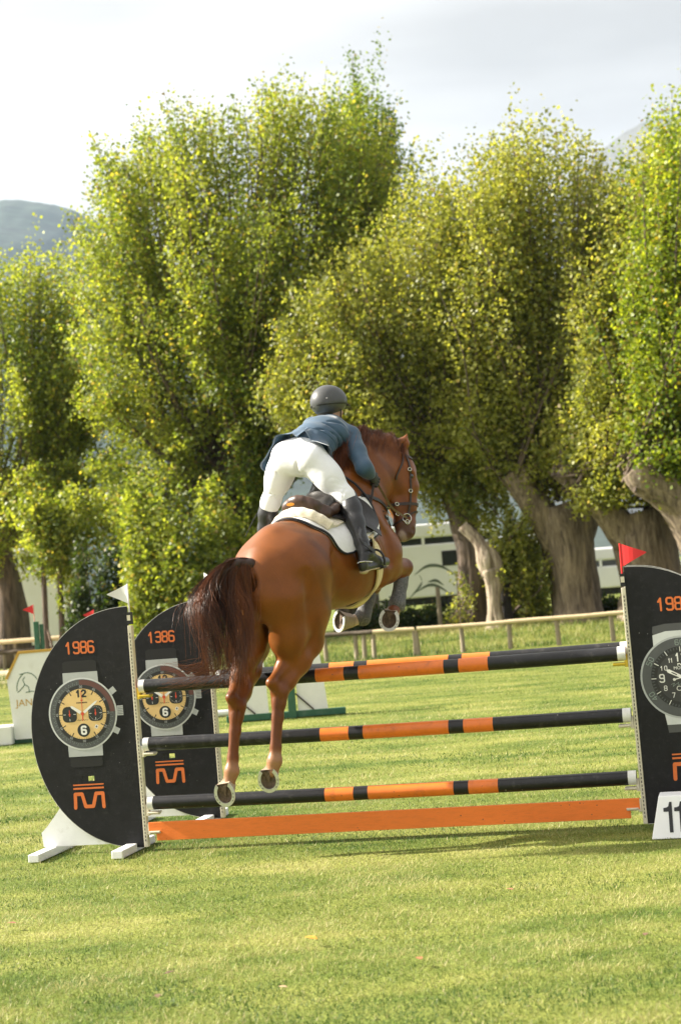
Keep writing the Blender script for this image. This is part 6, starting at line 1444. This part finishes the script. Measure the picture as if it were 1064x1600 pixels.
# breeches
br = Field()
pel = (hipR + hipL) / 2
br.tube([pel + (pel - wst) * .10, pel * .5 + wst * .5, wst], [.138, .142, .130], [.115, .112, .098], LATT, k=.06)
back = unit(V(-.35, -1, .10))
for s, h, k_ in ((1, hipR, kneR), (-1, hipL, kneL)):
    br.ell(h + back * .035 + LATT * s * -.02 + V(0, 0, .015), (.092, .098, .100), None, k=.07)
    m1 = h * .55 + k_ * .45
    br.limb([h, h * .75 + k_ * .25, m1, h * .12 + k_ * .88, k_ + unit(k_ - h) * .03], [.102, .098, .088, .064, .058], k=.06)
seam = P(463, 712, 12.60)
br.limb([P(465, 690, 12.60), P(463, 718, 12.55), P(464, 738, 12.60)], [.006, .006, .008], k=.022, sub=True)
for px_, py_, y_, a_, l_ in ((520, 762, 12.62, .75, .05), (533, 776, 12.66, .6, .05), (500, 745, 12.60, .95, .06), (470, 738, 12.62, .4, .05), (430, 752, 12.66, -.2, .05)):
    c_ = on_surface(P(px_, py_, y_), 0.003, br)[0]; e_ = V(math.sin(a_), 0.1, math.cos(a_)) * l_
    br.limb([c_ - e_, c_ + e_], [.002, .002], k=.018, sub=True)
for k_, (h, kn) in enumerate(((hipR, kneR), (hipL, kneL))):      # gathered cloth behind the knee and at the top of the thigh
    for j in range(5):
        t = .70 + .07 * j; c_ = h * (1 - t) + kn * t; ax_ = unit(kn - h); q = [c_ + unit(np.cross(ax_, V(math.cos(a), -1, math.sin(a)))) * 0 + .12 * unit(V(math.sin(a) * .9, -1, math.cos(a) * .9)) + ax_ * .03 * math.sin(a * 2 + j) for a in np.linspace(-1.0, 1.0, 5)]
        br.limb(list(on_surface(np.array(q), .0015, br)), [.001, .002, .002, .002, .001], k=.008, sub=True)
M_BRE = mat_plain('off white breeches cloth', (.78, .79, .82), .75, noise=.03, nscale=14, bump=.22, bscale=22, sheen=.15)
v_, f_ = br.mesh(.009, snap=2); mesh_np('breeches', v_, f_, M_BRE, rid)

# jacket: body and sleeves
jk = Field()
jk.tube([pel * .30 + wst * .70, wst * .6 + che * .4, che, che * .45 + nek * .55], [.158, .160, .175, .125], [.122, .118, .125, .095], LATS, k=.06)
jk.limb([shL, (shL + shR) / 2 * .6 + nek * .4, shR], [.075, .085, .075], k=.06)
for s_, e_, h_ in ((shR, elR, HAND_R), (shL, elL, HAND_L)):
    w_ = h_ + unit(e_ - h_) * .06
    jk.limb([s_, s_ * .5 + e_ * .5, e_, e_ * .5 + w_ * .5, w_], [.078, .068, .061, .050, .042], k=.03)
jk.limb([nek, HE(-.025, 0, -.125)], [.068, .062], k=.04)
for a_, b_ in (((503, 672, 12.85), (535, 690, 12.92)), ((495, 680, 12.80), (527, 697, 12.88)), ((512, 668, 12.9), (541, 680, 12.96)), ((486, 688, 12.76), (515, 702, 12.82)), ((556, 706, 13.02), (567, 722, 13.04)), ((552, 712, 13.02), (560, 734, 13.05))):
    q = on_surface(np.array([P(*a_), (P(*a_) + P(*b_)) / 2 + V(0, 0, .01), P(*b_)]), .003, jk); jk.limb(list(q), [.002, .004, .002], k=.020, sub=True)
M_JAC = mat_plain('slate blue jacket cloth', (.030, .072, .125), .62, noise=.15, nscale=9, bump=.25, bscale=16, sheen=.25)
v_, f_ = jk.mesh(.009, snap=2); mesh_np('jacket', v_, f_, M_JAC, rid)
# skirts of the jacket: two flaps round the seat, open at the back vent
ax = unit(wst - pel); e1 = unit(back - ax * back.dot(ax)); e2 = np.cross(ax, e1)
if e2.dot(LATT) < 0: e2 = -e2
U_ = Field(); U_.prims = br.prims + jk.prims[:3]
def skirt(a0, a1, hem, name, flare):
    na, ns = 30, 12; A, S = np.meshgrid(np.linspace(a0, a1, na), np.linspace(0, 1, ns), indexing='ij')
    L = np.interp(A, *hem); c = wst * .75 + che * .25 - ax * 0
    cc = c - ax * (S * L)[..., None] ; d = np.cos(A)[..., None] * e1 + np.sin(A)[..., None] * e2
    p = march((cc + d * .42).reshape(-1, 3), (-d).reshape(-1, 3), .010, U_)
    wv = (flare * S ** 2 * (1 + .7 * np.sin(A * 7.0 + 1)) * .030 + .006 * np.sin(A * 13) * S).reshape(-1, 1)
    o_ = p + d.reshape(-1, 3) * wv; i_ = o_ - d.reshape(-1, 3) * .006
    n = na * ns; idx = np.arange(n).reshape(na, ns); q = np.stack([idx[:-1, :-1], idx[1:, :-1], idx[1:, 1:], idx[:-1, 1:]], -1).reshape(-1, 4)
    rim = np.concatenate([idx[0, :-1], idx[:-1, -1], idx[-1, :0:-1], idx[:0:-1, 0]]); r2 = np.roll(rim, -1)
    mesh_np(name, np.concatenate([o_, i_]), np.concatenate([q, q[:, ::-1] + n, np.stack([rim, rim + n, r2 + n, r2], 1)]), M_JAC, rid, True)
skirt(.05, 1.75, ([.05, .25, .5, .9, 1.3, 1.75], [.10, .13, .165, .175, .16, .13]), 'jacket_skirt', 1.0)
skirt(-.05, -2.3, ([-2.3, -1.6, -1.2, -.8, -.45, -.25, -.05], [.22, .24, .19, .14, .10, .14, .15]), 'jacket_skirt', 1.0)

# helmet
M_HEL = mat_plain('matt charcoal helmet shell', (.060, .062, .064), .42, noise=.1, nscale=50, bump=.03, coat=.1)
M_HEL2 = mat_plain('black helmet trim', (.012, .012, .013), .5)
hq = Field().ell(HE(-.012, 0, .040), (.150, .124, .118), np.stack([FACE, FLF, FUP]), k=.02)
hq.ell(HE(-.055, 0, .005), (.095, .112, .085), np.stack([FACE, FLF, FUP]), k=.04)
def hclip(p):
    q = (p - HC); return -.062 - (q @ FUP) + np.clip((q @ FACE), -.2, .2) * .38
hv_, hf__ = hq.mesh(.008, clip=hclip); mesh_np('helmet', hv_, hf__, M_HEL, rid)
vz = Field().tube([HE(.10, -.075, .005), HE(.155, 0, .0), HE(.10, .075, .005)], [.006, .006, .006], [.03, .042, .03], FUP, k=.02)
v_, f_ = vz.mesh(.006, snap=1); mesh_np('visor', v_, f_, M_HEL2, rid)
a = np.linspace(-2.9, 2.9, 40)
strap('helmet_band', [HE(-.012 + .1535 * math.cos(t), .1265 * math.sin(t), .0 + .02 * math.cos(t)) for t in a], .010, .003, M_HEL2, rid, fld=hq)
for q in (HE(-.11, -.085, .03), HE(-.145, .02, -.02)):
    c = on_surface(q, .001, hq)[0]; n_ = hq.grad(c[None])[0]; u_ = unit(np.cross(n_, FUP))
    MB().plate([(math.cos(t) * .008, math.sin(t) * .0045) for t in np.linspace(0, 6.28, 10)[:-1]], u_, FUP, c, .002, n_).build('vent_mark', M_STEEL, rid)
M_HAIR = mat_plain('dark hair', (.015, .011, .008), .55, bump=.4, bscale=200)
hr = Field().ell(HE(-.055, 0, -.055), (.055, .075, .055), np.stack([FACE, FLF, FUP]), k=.03); v_, f_ = hr.mesh(.008, snap=1); mesh_np('hair', v_, f_, M_HAIR, rid)
MB().tube(spline([HE(.03, -.088, .0), HE(.035, -.080, -.06), HE(.05, -.05, -.125), HE(.055, 0, -.135)], 12), .006, 6).build('chin_strap', M_HEL2, rid, smooth=True)

# boots
M_RB = mat_plain('black riding boot leather', (.020, .020, .022), .34, noise=.25, nscale=22, bump=.2, bscale=60)
M_RS = mat_plain('tan boot sole', (.45, .36, .22), .7)
for s, k_, a_, toe, heel in ((1, kneR, ankR, TOE_R, HEEL_R), (-1, kneL, ankL, P(434, 892, 13.36), P(409, 895, 13.06))):
    bt = Field(); kk = k_ + unit(k_ - a_) * (.035 if s > 0 else .05)
    bt.limb([kk, kk * .8 + a_ * .2, kk * .55 + a_ * .45, kk * .2 + a_ * .8, a_], [.068, .072, .066, .049, .045], k=.03)
    bt.limb([a_, heel + V(0, 0, .03)], [.046, .036], k=.03); bt.limb([a_ + (toe - heel) * .1, heel * .4 + toe * .6 + V(0, 0, .022), toe + V(0, 0, .012)], [.047, .038, .030], k=.035)
    bt.limb([heel, heel * .3 + toe * .7, toe], [.032, .036, .028], k=.02)
    v_, f_ = bt.mesh(.008, snap=1); bo = mesh_np('riding_boot', v_, f_, M_RB, rid)
    so = Field(); dz = V(0, 0, -.026); ht = unit(toe - heel); sdv = unit(np.cross(ht, V(0, 0, 1)))
    so.tube([heel + dz, heel * .6 + toe * .4 + dz * .9, heel * .25 + toe * .75 + dz, toe + dz * .9], [.033, .032, .040, .026], [.008, .007, .008, .007], sdv, k=.01)
    so.ell(heel + dz * 1.3 + ht * .01, (.03, .03, .014), None, k=.01)
    v_, f_ = so.mesh(.006, snap=1); mesh_np('sole', v_, f_, M_RS, bo)
    # spur
    MB().tube([a_ * .35 + heel * .65 + ht * .05 + sdv * .045, heel + V(0, 0, .045) + sdv * .03 - ht * .03, heel + V(0, 0, .045) - ht * .05, heel + V(0, 0, .045) - sdv * .03 - ht * .03, a_ * .35 + heel * .65 + ht * .05 - sdv * .045], .005, 6).tube([heel + V(0, 0, .045) - ht * .05, heel + V(0, 0, .038) - ht * .085], .0055, 6).build('spur', M_STEEL, bo, smooth=True)
# whip held in the left hand
MB().tube(spline([HAND_L, P(478, 722, 13.52), P(430, 765, 13.3), P(400, 806, 13.05), P(384, 838, 12.9)], 16), [.006] * 10 + [.005, .004, .004, .003, .003, .003], 6).build('riding_whip', M_LEA, None, smooth=True)
tag(bpy.data.objects['riding_whip'], 'thin black riding whip behind the left leg of the rider', 'whip')
